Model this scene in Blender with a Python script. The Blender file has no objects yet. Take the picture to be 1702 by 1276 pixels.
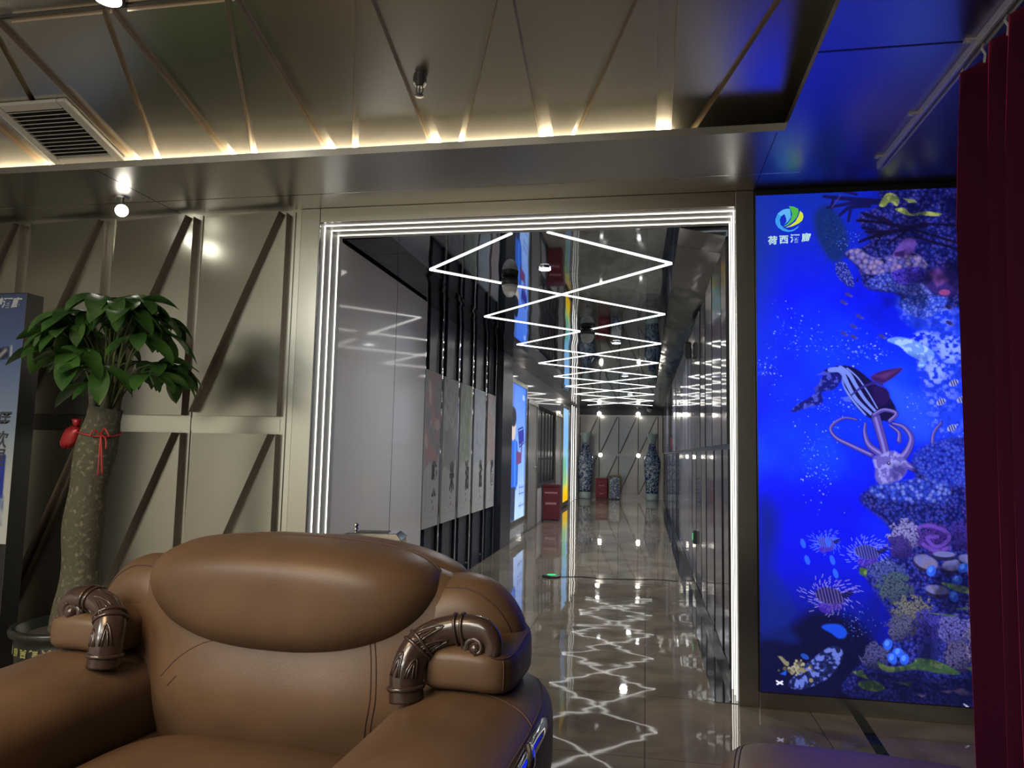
import bpy, bmesh, math, random
import numpy as np
from mathutils import Vector, Matrix
from mathutils.bvhtree import BVHTree
S = bpy.context.scene
COL = S.collection
PI = math.pi

# ------------------------------------------------------------------ camera, world, exposure
F_PX = 1218.0
RIGHT = Vector((0.984, 0.179, 0.021)); FWD = Vector((-0.180, 0.979, 0.093))
RIGHT.normalize(); FWD.normalize()
UP = RIGHT.cross(FWD).normalized(); RIGHT = FWD.cross(UP).normalized()
CAMLOC = Vector((0.0, 0.0, 1.24))
cam_d = bpy.data.cameras.new('camera'); cam = bpy.data.objects.new('camera', cam_d); COL.objects.link(cam)
cam_d.sensor_width = 36.0; cam_d.lens = F_PX / 1702 * 36.0; cam_d.clip_start = 0.02; cam_d.clip_end = 100
cam.matrix_world = Matrix(((RIGHT.x, UP.x, -FWD.x, 0), (RIGHT.y, UP.y, -FWD.y, 0), (RIGHT.z, UP.z, -FWD.z, CAMLOC.z), (0, 0, 0, 1)))
S.camera = cam
W = bpy.data.worlds.new('world'); S.world = W; W.use_nodes = True
W.node_tree.nodes['Background'].inputs[0].default_value = (0.55, 0.6, 0.7, 1)
W.node_tree.nodes['Background'].inputs[1].default_value = 0.12
S.view_settings.view_transform = 'Standard'; S.view_settings.look = 'None'
S.view_settings.exposure = 0.0; S.view_settings.gamma = 1.0; S.view_settings.use_curve_mapping = False
S.cycles.max_bounces = 8; S.cycles.glossy_bounces = 6; S.cycles.diffuse_bounces = 4
S.cycles.sample_clamp_indirect = 4.0; S.cycles.caustics_reflective = True; S.cycles.blur_glossy = 0.5

def area(name, loc, size, power, col, rot=(0, 0, 0), spread=180, shape='DISK', sy=None):
    l = bpy.data.lights.new(name, 'AREA'); l.shape = shape; l.size = size
    if sy: l.size_y = sy
    l.energy = power; l.color = col; l.spread = math.radians(spread)
    o = bpy.data.objects.new(name, l); o.location = loc; o.rotation_euler = rot; COL.objects.link(o); return o
# unseen lounge ceiling lamps, placed behind and above the camera to light the room
area('unseen_lounge_lamp', (-1.9, 0.2, 3.0), 1.0, 42, (1.0, 0.68, 0.38), spread=150)
area('unseen_lounge_lamp', (-1.7, -1.4, 3.0), 1.3, 110, (1.0, 0.86, 0.68))
area('unseen_lounge_lamp', (-3.4, -1.2, 3.0), 1.3, 110, (0.95, 0.95, 0.9))
area('unseen_lounge_lamp', (-3.6, -3.4, 3.0), 1.3, 130, (0.95, 0.95, 0.9))
area('unseen_lounge_lamp', (-1.4, -3.4, 3.0), 1.3, 130, (0.95, 0.95, 0.9))

# ------------------------------------------------------------------ materials
def lin(h):
    h = h.lstrip('#'); v = [int(h[i:i + 2], 16) / 255 for i in (0, 2, 4)]
    return tuple((c / 12.92 if c <= 0.04045 else ((c + 0.055) / 1.055) ** 2.4) for c in v) + (1,)
def mat(name, col, rough=0.5, metal=0.0, spec=0.5, coat=0.0, emit=None, estr=0.0, sheen=0.0, bump=None, var=None):
    m = bpy.data.materials.new(name); m.use_nodes = True
    nt = m.node_tree; b = nt.nodes['Principled BSDF']
    if len(col) == 3: col = tuple(col) + (1,)
    b.inputs['Base Color'].default_value = col; b.inputs['Roughness'].default_value = rough
    b.inputs['Metallic'].default_value = metal; b.inputs['Specular IOR Level'].default_value = spec
    b.inputs['Coat Weight'].default_value = coat; b.inputs['Coat Roughness'].default_value = 0.05
    if sheen: b.inputs['Sheen Weight'].default_value = sheen; b.inputs['Sheen Roughness'].default_value = 0.3; b.inputs['Sheen Tint'].default_value = (0.8, 0.06, 0.16, 1)
    if emit:
        b.inputs['Emission Color'].default_value = tuple(emit)[:3] + (1,); b.inputs['Emission Strength'].default_value = estr
    if bump or var:
        tc = nt.nodes.new('ShaderNodeTexCoord'); mp = nt.nodes.new('ShaderNodeMapping')
        nt.links.new(tc.outputs['Object'], mp.inputs[0])
    if bump:   # (scale xyz, strength, distance, detail)
        sc, st, di, de = bump
        mp.inputs['Scale'].default_value = sc if isinstance(sc, tuple) else (sc, sc, sc)
        n = nt.nodes.new('ShaderNodeTexNoise'); n.inputs['Scale'].default_value = 1.0; n.inputs['Detail'].default_value = de
        nt.links.new(mp.outputs[0], n.inputs['Vector'])
        bp = nt.nodes.new('ShaderNodeBump'); bp.inputs['Strength'].default_value = st; bp.inputs['Distance'].default_value = di
        nt.links.new(n.outputs['Fac'], bp.inputs['Height']); nt.links.new(bp.outputs[0], b.inputs['Normal'])
    if var:    # (second colour, scale, contrast low, high)
        c2, sc, lo, hi = var
        n2 = nt.nodes.new('ShaderNodeTexNoise'); n2.inputs['Scale'].default_value = sc; n2.inputs['Detail'].default_value = 6
        nt.links.new(tc.outputs['Object'], n2.inputs['Vector'])
        r = nt.nodes.new('ShaderNodeValToRGB'); r.color_ramp.elements[0].position = lo; r.color_ramp.elements[1].position = hi
        r.color_ramp.elements[0].color = col; r.color_ramp.elements[1].color = tuple(c2)[:3] + (1,)
        nt.links.new(n2.outputs['Fac'], r.inputs[0]); nt.links.new(r.outputs[0], b.inputs['Base Color'])
    return m
def emis(name, col, s):
    return mat(name, (0, 0, 0), rough=1, spec=0, emit=col, estr=s)
def vcol(name, strength=None, rough=0.4, spec=0.3):
    """colours from the mesh's own colour attribute: a print, or (strength) a backlit print"""
    m = bpy.data.materials.new(name); m.use_nodes = True; nt = m.node_tree; b = nt.nodes['Principled BSDF']
    a = nt.nodes.new('ShaderNodeVertexColor'); a.layer_name = 'print'
    b.inputs['Roughness'].default_value = rough; b.inputs['Specular IOR Level'].default_value = spec
    if strength is None: nt.links.new(a.outputs[0], b.inputs['Base Color'])
    else:
        b.inputs['Base Color'].default_value = (0.01, 0.01, 0.012, 1)
        nt.links.new(a.outputs[0], b.inputs['Emission Color']); b.inputs['Emission Strength'].default_value = strength
    return m
M = {}
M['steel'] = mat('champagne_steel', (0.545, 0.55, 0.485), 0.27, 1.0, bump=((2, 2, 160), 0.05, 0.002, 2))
M['steel_ceiling'] = mat('champagne_steel_ceiling', (0.56, 0.55, 0.51), 0.26, 1.0, bump=((160, 2, 2), 0.05, 0.002, 2))
M['steel_end'] = mat('end_wall_steel', (0.40, 0.395, 0.38), 0.30, 0.8)
M['edge_shade'] = mat('steel_edge_shaded', (0.37, 0.325, 0.285), 0.48, 0.85)  # panel sides are the same steel; their dark reflections are painted in
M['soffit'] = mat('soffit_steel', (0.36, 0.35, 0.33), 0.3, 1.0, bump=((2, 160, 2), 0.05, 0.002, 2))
M['frame'] = mat('frame_steel', (0.47, 0.47, 0.42), 0.24, 1.0)
M['plain'] = mat('corridor_panel', (0.72, 0.69, 0.67), 0.07, 0.0, 0.5)
M['cor_right'] = mat('mauve_gloss_panel', (0.24, 0.225, 0.30), 0.06, 0.0, 0.55)
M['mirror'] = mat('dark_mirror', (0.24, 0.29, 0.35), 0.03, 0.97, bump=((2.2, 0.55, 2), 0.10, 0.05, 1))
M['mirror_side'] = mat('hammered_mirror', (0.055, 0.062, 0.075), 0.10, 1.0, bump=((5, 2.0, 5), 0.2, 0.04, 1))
M['chrome'] = mat('chrome', (0.62, 0.64, 0.66), 0.06, 1.0)
M['navy'] = mat('navy_slab', (0.022, 0.028, 0.040), 0.25, 0.0, 0.5)
M['black'] = mat('black', (0.012, 0.012, 0.013), 0.35)
M['dark'] = mat('dark_grey', (0.035, 0.037, 0.04), 0.4)
M['white_paint'] = mat('white_paint', (0.42, 0.42, 0.40), 0.5)
M['rail'] = mat('rail_white', (0.5, 0.5, 0.52), 0.35, 0.3)
M['led'] = emis('led_white', (1.0, 0.96, 0.86), 2.8)
M['led_bar'] = emis('led_bar_white', (1.0, 0.97, 0.9), 3.5)
M['led_cove'] = emis('led_cove_warm', (1.0, 0.84, 0.58), 45.0)
M['bulb'] = emis('bulb_white', (1.0, 0.94, 0.82), 15.0)
M['spot'] = emis('downlight_white', (0.9, 0.97, 1.0), 8.0)
M['leather'] = mat('tan_leather', (0.104, 0.060, 0.033), 0.42, 0, 0.32, bump=(160, 0.12, 0.002, 3), var=((0.076, 0.046, 0.026), 5.0, 0.35, 0.7))
M['seam'] = mat('seam_thread', (0.05, 0.022, 0.012), 0.6)
M['lacquer'] = mat('carved_lacquer', (0.034, 0.020, 0.015), 0.22, 0, 0.5, coat=0.25)
M['gold'] = mat('gilt_metal', (0.75, 0.55, 0.22), 0.16, 1.0)
M['curtain'] = mat('red_velvet', (0.032, 0.002, 0.015), 0.85, 0, 0.1, sheen=0.8)
M['leaf'] = mat('leaf_green', (0.024, 0.075, 0.018), 0.26, 0, 0.5, var=((0.05, 0.13, 0.025), 9.0, 0.35, 0.7))
M['stalk'] = mat('leaf_stalk', (0.10, 0.14, 0.04), 0.45)
M['bark'] = mat('bark_mossy', (0.066, 0.062, 0.038), 0.8, bump=(40, 0.6, 0.01, 5), var=((0.17, 0.155, 0.105), 42.0, 0.54, 0.70))
M['pot'] = mat('pot_black_glaze', (0.012, 0.014, 0.012), 0.3)
M['pot_text'] = mat('pot_yellow_glaze', (0.24, 0.23, 0.085), 0.4)
M['soil'] = mat('soil', (0.03, 0.024, 0.018), 0.95, bump=(60, 0.8, 0.01, 4))
M['red_pouch'] = mat('red_foil', (0.26, 0.010, 0.013), 0.35, 0.3)
M['ribbon'] = mat('red_ribbon', (0.36, 0.02, 0.02), 0.5)
M['red_bin'] = mat('red_lacquer', (0.13, 0.011, 0.022), 0.35)
M['letter_white'] = emis('lit_lettering', (0.62, 0.92, 1.0), 0.75)
M['print_white'] = mat('lettering_pale', (0.42, 0.47, 0.5), 0.5)
M['print_ink'] = mat('lettering_ink', (0.03, 0.035, 0.05), 0.5)
M['print_grey'] = mat('lettering_dark', (0.06, 0.06, 0.06), 0.5)
M['wood_door'] = mat('door_laminate', (0.33, 0.31, 0.29), 0.3, 0.2)
M['glass_dark'] = mat('dark_window_glass', (0.03, 0.036, 0.042), 0.12, 0.0, 0.4)
M['green_led'] = emis('green_indicator', (0.1, 1.0, 0.35), 0.8)
M['backwall'] = mat('lounge_wall', (0.50, 0.48, 0.44), 0.5, 0.2)
M['edge_shade_dark'] = mat('steel_edge_shaded_dark', (0.11, 0.10, 0.09), 0.5, 0.5)  # for dark bars that stand in for shaded panel steps
M['reveal'] = mat('reveal_steel', (0.50, 0.50, 0.47), 0.45, 0.3)
M['coffer_edge'] = mat('coffer_edge', (0.55, 0.45, 0.34), 0.35, 0.9)
M['mullion'] = mat('window_mullion', (0.05, 0.05, 0.055), 0.7, spec=0.2)
M['fire_red'] = mat('fire_box_red', (0.22, 0.014, 0.036), 0.4)
M['olive_trim'] = mat('olive_gilt_trim', (0.22, 0.17, 0.08), 0.4, 0.5)
M['darkwall'] = mat('lounge_wall_darkened', (0.06, 0.06, 0.065), 0.5)  # darkened copy of the lounge wall, giving dark reflections
M['acrylic_white'] = mat('dome_white', (0.55, 0.56, 0.55), 0.25)
M['vase_glaze'] = mat('celadon_glaze', (0.45, 0.58, 0.56), 0.15, 0, 0.5, coat=0.3)

def floor_material():
    m = bpy.data.materials.new('brown_marble'); m.use_nodes = True; nt = m.node_tree; N = nt.nodes; L = nt.links
    b = N['Principled BSDF']; tc = N.new('ShaderNodeTexCoord')
    n1 = N.new('ShaderNodeTexNoise'); n1.inputs['Scale'].default_value = 2.2; n1.inputs['Detail'].default_value = 8; n1.inputs['Distortion'].default_value = 1.2
    L.new(tc.outputs['Object'], n1.inputs['Vector'])
    r1 = N.new('ShaderNodeValToRGB'); e = r1.color_ramp.elements
    e[0].position = 0.3; e[0].color = (0.14, 0.115, 0.088, 1); e[1].position = 0.72; e[1].color = (0.31, 0.255, 0.19, 1)
    L.new(n1.outputs['Fac'], r1.inputs[0])
    n2 = N.new('ShaderNodeTexNoise'); n2.inputs['Scale'].default_value = 3.0; n2.inputs['Detail'].default_value = 5; n2.inputs['Distortion'].default_value = 2.5
    L.new(tc.outputs['Object'], n2.inputs['Vector'])
    r2 = N.new('ShaderNodeValToRGB'); e = r2.color_ramp.elements
    e[0].position = 0.485; e[0].color = (0, 0, 0, 1); e[1].position = 0.5; e[1].color = (1, 1, 1, 1)
    x = r2.color_ramp.elements.new(0.515); x.color = (0, 0, 0, 1)
    L.new(n2.outputs['Fac'], r2.inputs[0])
    mx = N.new('ShaderNodeMix'); mx.data_type = 'RGBA'; mx.inputs[7].default_value = (0.24, 0.21, 0.17, 1)
    ml = N.new('ShaderNodeMath'); ml.operation = 'MULTIPLY'; ml.inputs[1].default_value = 0.35
    L.new(r2.outputs[0], ml.inputs[0]); L.new(ml.outputs[0], mx.inputs[0]); L.new(r1.outputs[0], mx.inputs[6])
    # tile joints and a slightly different lie of each tile
    br = N.new('ShaderNodeTexBrick'); br.offset = 0.0; br.inputs['Scale'].default_value = 1.0
    br.inputs['Brick Width'].default_value = 0.8; br.inputs['Row Height'].default_value = 0.8; br.inputs['Mortar Size'].default_value = 0.003
    br.inputs['Color1'].default_value = (1, 1, 1, 1); br.inputs['Color2'].default_value = (0.93, 0.93, 0.93, 1); br.inputs['Mortar'].default_value = (0.45, 0.45, 0.45, 1)
    L.new(tc.outputs['Object'], br.inputs['Vector'])
    mm = N.new('ShaderNodeMix'); mm.data_type = 'RGBA'; mm.blend_type = 'MULTIPLY'; mm.inputs[0].default_value = 1
    L.new(mx.outputs[2], mm.inputs[6]); L.new(br.outputs['Color'], mm.inputs[7]); L.new(mm.outputs[2], b.inputs['Base Color'])
    n3 = N.new('ShaderNodeTexNoise'); n3.inputs['Scale'].default_value = 2.6; n3.inputs['Detail'].default_value = 2
    L.new(tc.outputs['Object'], n3.inputs['Vector'])
    bp = N.new('ShaderNodeBump'); bp.inputs['Strength'].default_value = 0.05; bp.inputs['Distance'].default_value = 0.03
    L.new(n3.outputs['Fac'], bp.inputs['Height']); L.new(bp.outputs[0], b.inputs['Normal'])
    b.inputs['Roughness'].default_value = 0.03; b.inputs['Specular IOR Level'].default_value = 0.7
    return m
M['floor'] = floor_material()
M['dark_marble'] = mat('black_marble', (0.016, 0.017, 0.02), 0.06, 0, 0.7, bump=(3, 0.03, 0.05, 1), var=((0.09, 0.09, 0.09), 3.0, 0.62, 0.75))

def vase_material():
    m = bpy.data.materials.new('blue_white_porcelain'); m.use_nodes = True; nt = m.node_tree; N = nt.nodes; L = nt.links
    b = N['Principled BSDF']; b.inputs['Roughness'].default_value = 0.12; b.inputs['Coat Weight'].default_value = 0.4
    tc = N.new('ShaderNodeTexCoord'); n = N.new('ShaderNodeTexNoise'); n.inputs['Scale'].default_value = 7; n.inputs['Detail'].default_value = 4; n.inputs['Distortion'].default_value = 3
    L.new(tc.outputs['Object'], n.inputs['Vector']); r = N.new('ShaderNodeValToRGB'); e = r.color_ramp.elements
    e[0].position = 0.47; e[0].color = (0.02, 0.05, 0.19, 1); e[1].position = 0.58; e[1].color = (0.50, 0.60, 0.64, 1)
    L.new(n.outputs['Fac'], r.inputs[0]); L.new(r.outputs[0], b.inputs['Base Color']); return m
M['vase'] = vase_material()

# ------------------------------------------------------------------ mesh helpers
class MB:
    def __init__(s): s.v = []; s.f = []; s.mi = []
    def add(s, vs, fs, mi=0):
        o = len(s.v); s.v += [tuple(p) for p in vs]; s.f += [tuple(i + o for i in f) for f in fs]; s.mi += [mi] * len(fs); return s
    def box(s, x0, x1, y0, y1, z0, z1, mi=0):
        v = [(x, y, z) for x in (x0, x1) for y in (y0, y1) for z in (z0, z1)]
        return s.add(v, [(0, 1, 3, 2), (4, 6, 7, 5), (0, 4, 5, 1), (2, 3, 7, 6), (0, 2, 6, 4), (1, 5, 7, 3)], mi)
    def hexa(s, p, mi=0):   # 8 points: bottom loop 0-3, top loop 4-7
        return s.add(p, [(3, 2, 1, 0), (4, 5, 6, 7), (0, 1, 5, 4), (1, 2, 6, 5), (2, 3, 7, 6), (3, 0, 4, 7)], mi)
    def prism(s, a, b, mi=0, side=None):   # two matching loops
        n = len(a); si = mi if side is None else side
        s.add(list(a) + list(b), [tuple(range(n))[::-1], tuple(range(n, 2 * n))], mi)
        o = len(s.v) - 2 * n
        for i in range(n):
            j = (i + 1) % n; s.f.append((o + i, o + j, o + n + j, o + n + i)); s.mi.append(si)
        return s
    def bar(s, a, b, w, h, up=(0, 0, 1), mi=0):   # rectangular bar from a to b
        a = Vector(a); b = Vector(b); d = (b - a).normalized(); u = Vector(up); sd = d.cross(u).normalized(); u = sd.cross(d).normalized()
        q = [(-w / 2, -h / 2), (w / 2, -h / 2), (w / 2, h / 2), (-w / 2, h / 2)]
        return s.hexa([a + sd * x + u * y for x, y in q] + [b + sd * x + u * y for x, y in q], mi)
    def tube(s, path, r, n=8, mi=0, cap=True, flat=None):   # r: number or list; flat: (normal scale, binormal scale)
        P = [Vector(p) for p in path]; k = len(P); R = r if isinstance(r, (list, tuple)) else [r] * k
        rings = []; prev = None
        for i in range(k):
            t = (P[min(i + 1, k - 1)] - P[max(i - 1, 0)]).normalized()
            if prev is None: a = t.orthogonal().normalized()
            else: a = (prev - t * prev.dot(t)).normalized()
            prev = a; b = t.cross(a)
            fa, fb = flat or (1, 1)
            rings.append([P[i] + (a * math.cos(2 * PI * j / n) * fa + b * math.sin(2 * PI * j / n) * fb) * R[i] for j in range(n)])
        o = len(s.v); s.v += [tuple(p) for r_ in rings for p in r_]
        for i in range(k - 1):
            for j in range(n):
                j2 = (j + 1) % n; s.f.append((o + i * n + j, o + i * n + j2, o + (i + 1) * n + j2, o + (i + 1) * n + j)); s.mi.append(mi)
        if cap:
            s.f.append(tuple(o + j for j in range(n))[::-1]); s.mi.append(mi)
            s.f.append(tuple(o + (k - 1) * n + j for j in range(n))); s.mi.append(mi)
        return s
    def lathe(s, prof, n=32, c=(0, 0, 0), mi=0):   # prof (r,z) list
        o = len(s.v); k = len(prof)
        for r, z in prof:
            for j in range(n):
                a = 2 * PI * j / n; s.v.append((c[0] + r * math.cos(a), c[1] + r * math.sin(a), c[2] + z))
        for i in range(k - 1):
            for j in range(n):
                j2 = (j + 1) % n; s.f.append((o + i * n + j, o + i * n + j2, o + (i + 1) * n + j2, o + (i + 1) * n + j)); s.mi.append(mi)
        s.f.append(tuple(o + j for j in range(n))[::-1]); s.mi.append(mi)
        s.f.append(tuple(o + (k - 1) * n + j for j in range(n))); s.mi.append(mi)
        return s
    def disc(s, c, r, ax='z', h=0.01, n=24, mi=0):
        a = []; b = []
        for j in range(n):
            x = r * math.cos(2 * PI * j / n); y = r * math.sin(2 * PI * j / n)
            if ax == 'z': a.append((c[0] + x, c[1] + y, c[2])); b.append((c[0] + x, c[1] + y, c[2] + h))
            elif ax == 'y': a.append((c[0] + x, c[1], c[2] + y)); b.append((c[0] + x, c[1] + h, c[2] + y))
            else: a.append((c[0], c[1] + x, c[2] + y)); b.append((c[0] + h, c[1] + x, c[2] + y))
        return s.prism(a, b, mi)
    def sup(s, c, h, p=4.0, n=20, deform=None, mi=0):   # superellipsoid: soft rounded block
        vs = []; nu = n * 2
        def sp(x, e): return math.copysign(abs(x) ** e, x)
        e = 2.0 / p
        for i in range(n + 1):
            t = -PI / 2 + PI * i / n
            for j in range(nu):
                a = 2 * PI * j / nu
                q = Vector((sp(math.cos(t), e) * sp(math.cos(a), e), sp(math.cos(t), e) * sp(math.sin(a), e), sp(math.sin(t), e)))
                w = Vector((c[0] + q.x * h[0], c[1] + q.y * h[1], c[2] + q.z * h[2]))
                if deform: w = Vector(deform(w, q))
                vs.append(w)
        fs = []
        for i in range(n):
            for j in range(nu):
                j2 = (j + 1) % nu; fs.append((i * nu + j, i * nu + j2, (i + 1) * nu + j2, (i + 1) * nu + j))
        return s.add(vs, fs, mi)
    def pillow(s, outline, ymid, tf, tb, p=2.6, q=2.2, nr=14, lift=None, mi=0):
        """soft body whose front-view outline is (x,z); bulges tf towards -y and tb towards +y"""
        n = len(outline); cx = sum(a for a, b in outline) / n; cz = sum(b for a, b in outline) / n
        o = len(s.v); rings = []
        for side in (-1, 1):
            for k in range(nr if side == -1 else nr - 1):
                t = (k + 0.0) / nr if side == -1 else (nr - 1 - k) / nr
                if side == -1 and k == 0: t = 0.02
                if side == 1 and k == nr - 2 + 0: t = 0.02
                r = math.sin(t * PI / 2) if True else t
                hgt = max(0.0, 1 - r ** p) ** (1 / q)
                ring = []
                for a, b in outline:
                    x = cx + (a - cx) * r; z = cz + (b - cz) * r
                    y = ymid - tf * hgt if side == -1 else ymid + tb * hgt
                    if lift: y += lift(x, z)
                    ring.append((x, y, z))
                rings.append(ring)
            if side == -1:
                rings.append([(a, ymid + (lift(a, b) if lift else 0), b) for a, b in outline])
        for ring in rings: s.v += ring
        for i in range(len(rings) - 1):
            for j in range(n):
                j2 = (j + 1) % n; s.f.append((o + i * n + j, o + i * n + j2, o + (i + 1) * n + j2, o + (i + 1) * n + j)); s.mi.append(mi)
        s.f.append(tuple(o + j for j in range(n))[::-1]); s.mi.append(mi)
        l = o + (len(rings) - 1) * n; s.f.append(tuple(l + j for j in range(n))); s.mi.append(mi)
        return s
    def build(s, name, mats, parent=None, smooth=False, bevel=0, seg=2, sub=0, loc=None, fix=True, auto=None):
        me = bpy.data.meshes.new(name); me.from_pydata(s.v, [], s.f)
        for m in (mats if isinstance(mats, (list, tuple)) else [mats]): me.materials.append(M[m] if isinstance(m, str) else m)
        me.polygons.foreach_set('material_index', s.mi)
        if fix:
            bm = bmesh.new(); bm.from_mesh(me); bmesh.ops.recalc_face_normals(bm, faces=bm.faces); bm.to_mesh(me); bm.free()
        if smooth: me.polygons.foreach_set('use_smooth', [True] * len(me.polygons))
        me.update()
        o = bpy.data.objects.new(name, me); COL.objects.link(o)
        if parent: o.parent = parent
        if loc: o.location = loc
        if bevel:
            b = o.modifiers.new('bevel', 'BEVEL'); b.width = bevel; b.segments = seg; b.limit_method = 'ANGLE'; b.angle_limit = math.radians(40)
        if sub:
            b = o.modifiers.new('sub', 'SUBSURF'); b.levels = sub; b.render_levels = sub
        return o
def tag(o, label=None, cat=None, group=None, kind=None):
    if label: o['label'] = label
    if cat: o['category'] = cat
    if group: o['group'] = group
    if kind: o['kind'] = kind
    return o
def thing(name, label, cat, loc=(0, 0, 0), rz=0, group=None):
    o = bpy.data.objects.new(name, None); o.empty_display_size = 0.1; COL.objects.link(o); o.location = loc; o.rotation_euler = (0, 0, rz)
    return tag(o, label, cat, group)
def struct(o): o['kind'] = 'structure'; return o
def smoothcurve(pts, n=8, closed=False):
    P = [Vector(p) if len(p) == 3 else Vector((p[0], 0, p[1])) for p in pts]; out = []; k = len(P)
    for i in range(k if closed else k - 1):
        p0 = P[(i - 1) % k] if closed or i > 0 else P[i]; p1 = P[i]; p2 = P[(i + 1) % k]; p3 = P[(i + 2) % k] if closed or i + 2 < k else P[i + 1]
        for j in range(n):
            t = j / n
            out.append(0.5 * ((2 * p1) + (p2 - p0) * t + (2 * p0 - 5 * p1 + 4 * p2 - p3) * t * t + (3 * p1 - p0 - 3 * p2 + p3) * t ** 3))
    if not closed: out.append(P[-1])
    return out
DG = None
def text_mesh(body, size, bold=0.0, shear=0.0, depth=0.0, align='CENTER', sx=1.0, sy=1.0, spacing=1.0):
    """lettering as mesh data in the local XZ plane, facing -y"""
    c = bpy.data.curves.new('lettering', 'FONT'); c.body = body; c.size = size; c.offset = bold; c.shear = shear; c.extrude = depth
    c.align_x = align; c.align_y = 'CENTER'; c.resolution_u = 2; c.space_character = spacing
    o = bpy.data.objects.new('lettering', c); COL.objects.link(o)
    bpy.context.view_layer.update(); dg = bpy.context.evaluated_depsgraph_get()
    me = bpy.data.meshes.new_from_object(o.evaluated_get(dg)); bpy.data.objects.remove(o); bpy.data.curves.remove(c)
    v = [(p.co.x * sx, -p.co.z, p.co.y * sy) for p in me.vertices]; f = [tuple(p.vertices) for p in me.polygons]
    bpy.data.meshes.remove(me); return v, f
def xf(vf, fn): return [fn(*p) for p in vf[0]], vf[1]
def print_grid(name, img, origin, du, dv, material, parent):
    """a flat print: img[h,w,3] (linear), row 0 at the top; origin = top-left corner"""
    H, Wd, _ = img.shape; o = np.array(origin, float); du = np.array(du, float); dv = np.array(dv, float)
    j, i = np.meshgrid(np.arange(Wd + 1), np.arange(H + 1))
    co = o + (j[..., None] / Wd) * du + (i[..., None] / H) * dv
    me = bpy.data.meshes.new(name); nv = (H + 1) * (Wd + 1); nf = H * Wd
    a = (np.arange(H)[:, None] * (Wd + 1) + np.arange(Wd)[None, :]).ravel()
    q = np.stack([a, a + Wd + 1, a + Wd + 2, a + 1], 1)
    me.vertices.add(nv); me.vertices.foreach_set('co', co.reshape(-1).astype(np.float32))
    me.loops.add(nf * 4); me.loops.foreach_set('vertex_index', q.reshape(-1).astype(np.int32))
    me.polygons.add(nf); me.polygons.foreach_set('loop_start', (np.arange(nf) * 4).astype(np.int32))
    me.update(calc_edges=True)
    pad = np.pad(img, ((0, 1), (0, 1), (0, 0)), mode='edge')
    c4 = np.concatenate([pad, np.ones(pad.shape[:2] + (1,))], 2).reshape(-1).astype(np.float32)
    at = me.color_attributes.new('print', 'FLOAT_COLOR', 'POINT'); at.data.foreach_set('color', c4)
    me.materials.append(M[material]); ob = bpy.data.objects.new(name, me); COL.objects.link(ob); ob.parent = parent
    return ob

# ================================================================== SETTING
YW = 3.968; ZS = 2.655; XL = -1.90; XR = 0.464; ZC = 2.57; YE = 21.4
struct(MB().box(-5.2, 2.4, -5.0, YE + .2, -0.12, 0).build('floor', 'floor'))
struct(MB().box(0.345, 0.462, YW + .01, YE - .02, 0, 0.003).build('trim_1', 'dark_marble'))
struct(MB().box(-1.96, -1.83, 6.9, 18.6, 0, 0.003).build('trim_2', 'dark_marble'))
struct(MB().bar((1.02, 3.95, 0.001), (0.80, 0.3, 0.001), 0.05, 0.003).build('trim_3', 'dark_marble'))
# lounge walls
wf = struct(MB().box(-5.2, XL - .02, YW, YW + .30, 0, 3.1).box(XL - .02, XR + .02, YW + .02, YW + .30, ZC + .012, 3.1).box(XR + .02, 2.4, YW, YW + .30, 0, 3.1).build('wall_front', 'steel'))
struct(MB().box(-5.3, -5.2, -5.0, YW, 0, 3.1).build('wall_left', 'backwall'))
struct(MB().box(2.4, 2.5, -5.0, YW, 0, 3.1).build('wall_right', 'darkwall'))
struct(MB().box(-5.3, -1.2, -5.1, -5.0, 0, 3.1).box(-1.2, 2.5, -5.1, -5.0, 0, 3.1, 1).build('wall_back', ['backwall', 'darkwall']))  # right part made dark so the portal frame reflects darkness
# folded wall panels: a proud triangle each side of a stepped diagonal
def wedge_panels(parent, xrs, wd, rows, y0, k=1.0, mname='steel'):
    for xr in xrs:
        for (z0, z1) in rows:
            xl = xr - wd; m = MB()
            a = [(xl, y0, z1), (xr - .03, y0, z1), (xl, y0, z0 + .02)]
            b = [(xl, y0 - .012 * k, z1), (xr - .03, y0 - .085 * k, z1), (xl, y0 - .062 * k, z0 + .02)]
            m.prism(a, b, 0, 1)
            a = [(xr, y0, z1), (xr, y0, z0), (xl + .012, y0, z0)]
            b = [(xr, y0 - .05 * k, z1), (xr, y0 - .05 * k, z0), (xl + .012, y0 - .006, z0)]
            m.prism(a, b, 0, 1)
            m.build('folded_panel', [mname, 'edge_shade'], parent)
wedge_panels(wf, [-2.10 - .61 * i for i in range(5)], .555, [(1.42, 2.628), (0.10, 1.316)], YW)
# joint strips between the panels
m = MB()
for i in range(5):
    x = -2.10 - .61 * i
    m.box(x + .022, x + .036, YW - .008, YW, 0.1, ZS - .01)
m.build('joint_strip', 'steel', wf)
MB().box(-5.2, -2.10, YW - .003, YW, 1.33, 1.405).build('middle_rail', 'steel', wf)
struct(MB().box(-5.2, -2.02, YW - .012, YW, 0, 0.09).build('baseboard_front', 'dark'))
# portal surround and reveal
fr = struct(MB().box(-2.02, XL, YW - .02, YW, 0, ZS).box(XR, 0.56, YW - .02, YW, 0, ZS).box(XL, XR, YW - .02, YW, ZC, ZS).build('trim_4', 'frame', bevel=.003))
MB().box(XL - .02, XL, YW, YW + .31, 0, ZC).box(XR, XR + .02, YW, YW + .31, 0, ZC).box(XL - .02, XR + .02, YW, YW + .31, ZC, ZC + .012).build('reveal_lining', 'reveal', fr)
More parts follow.
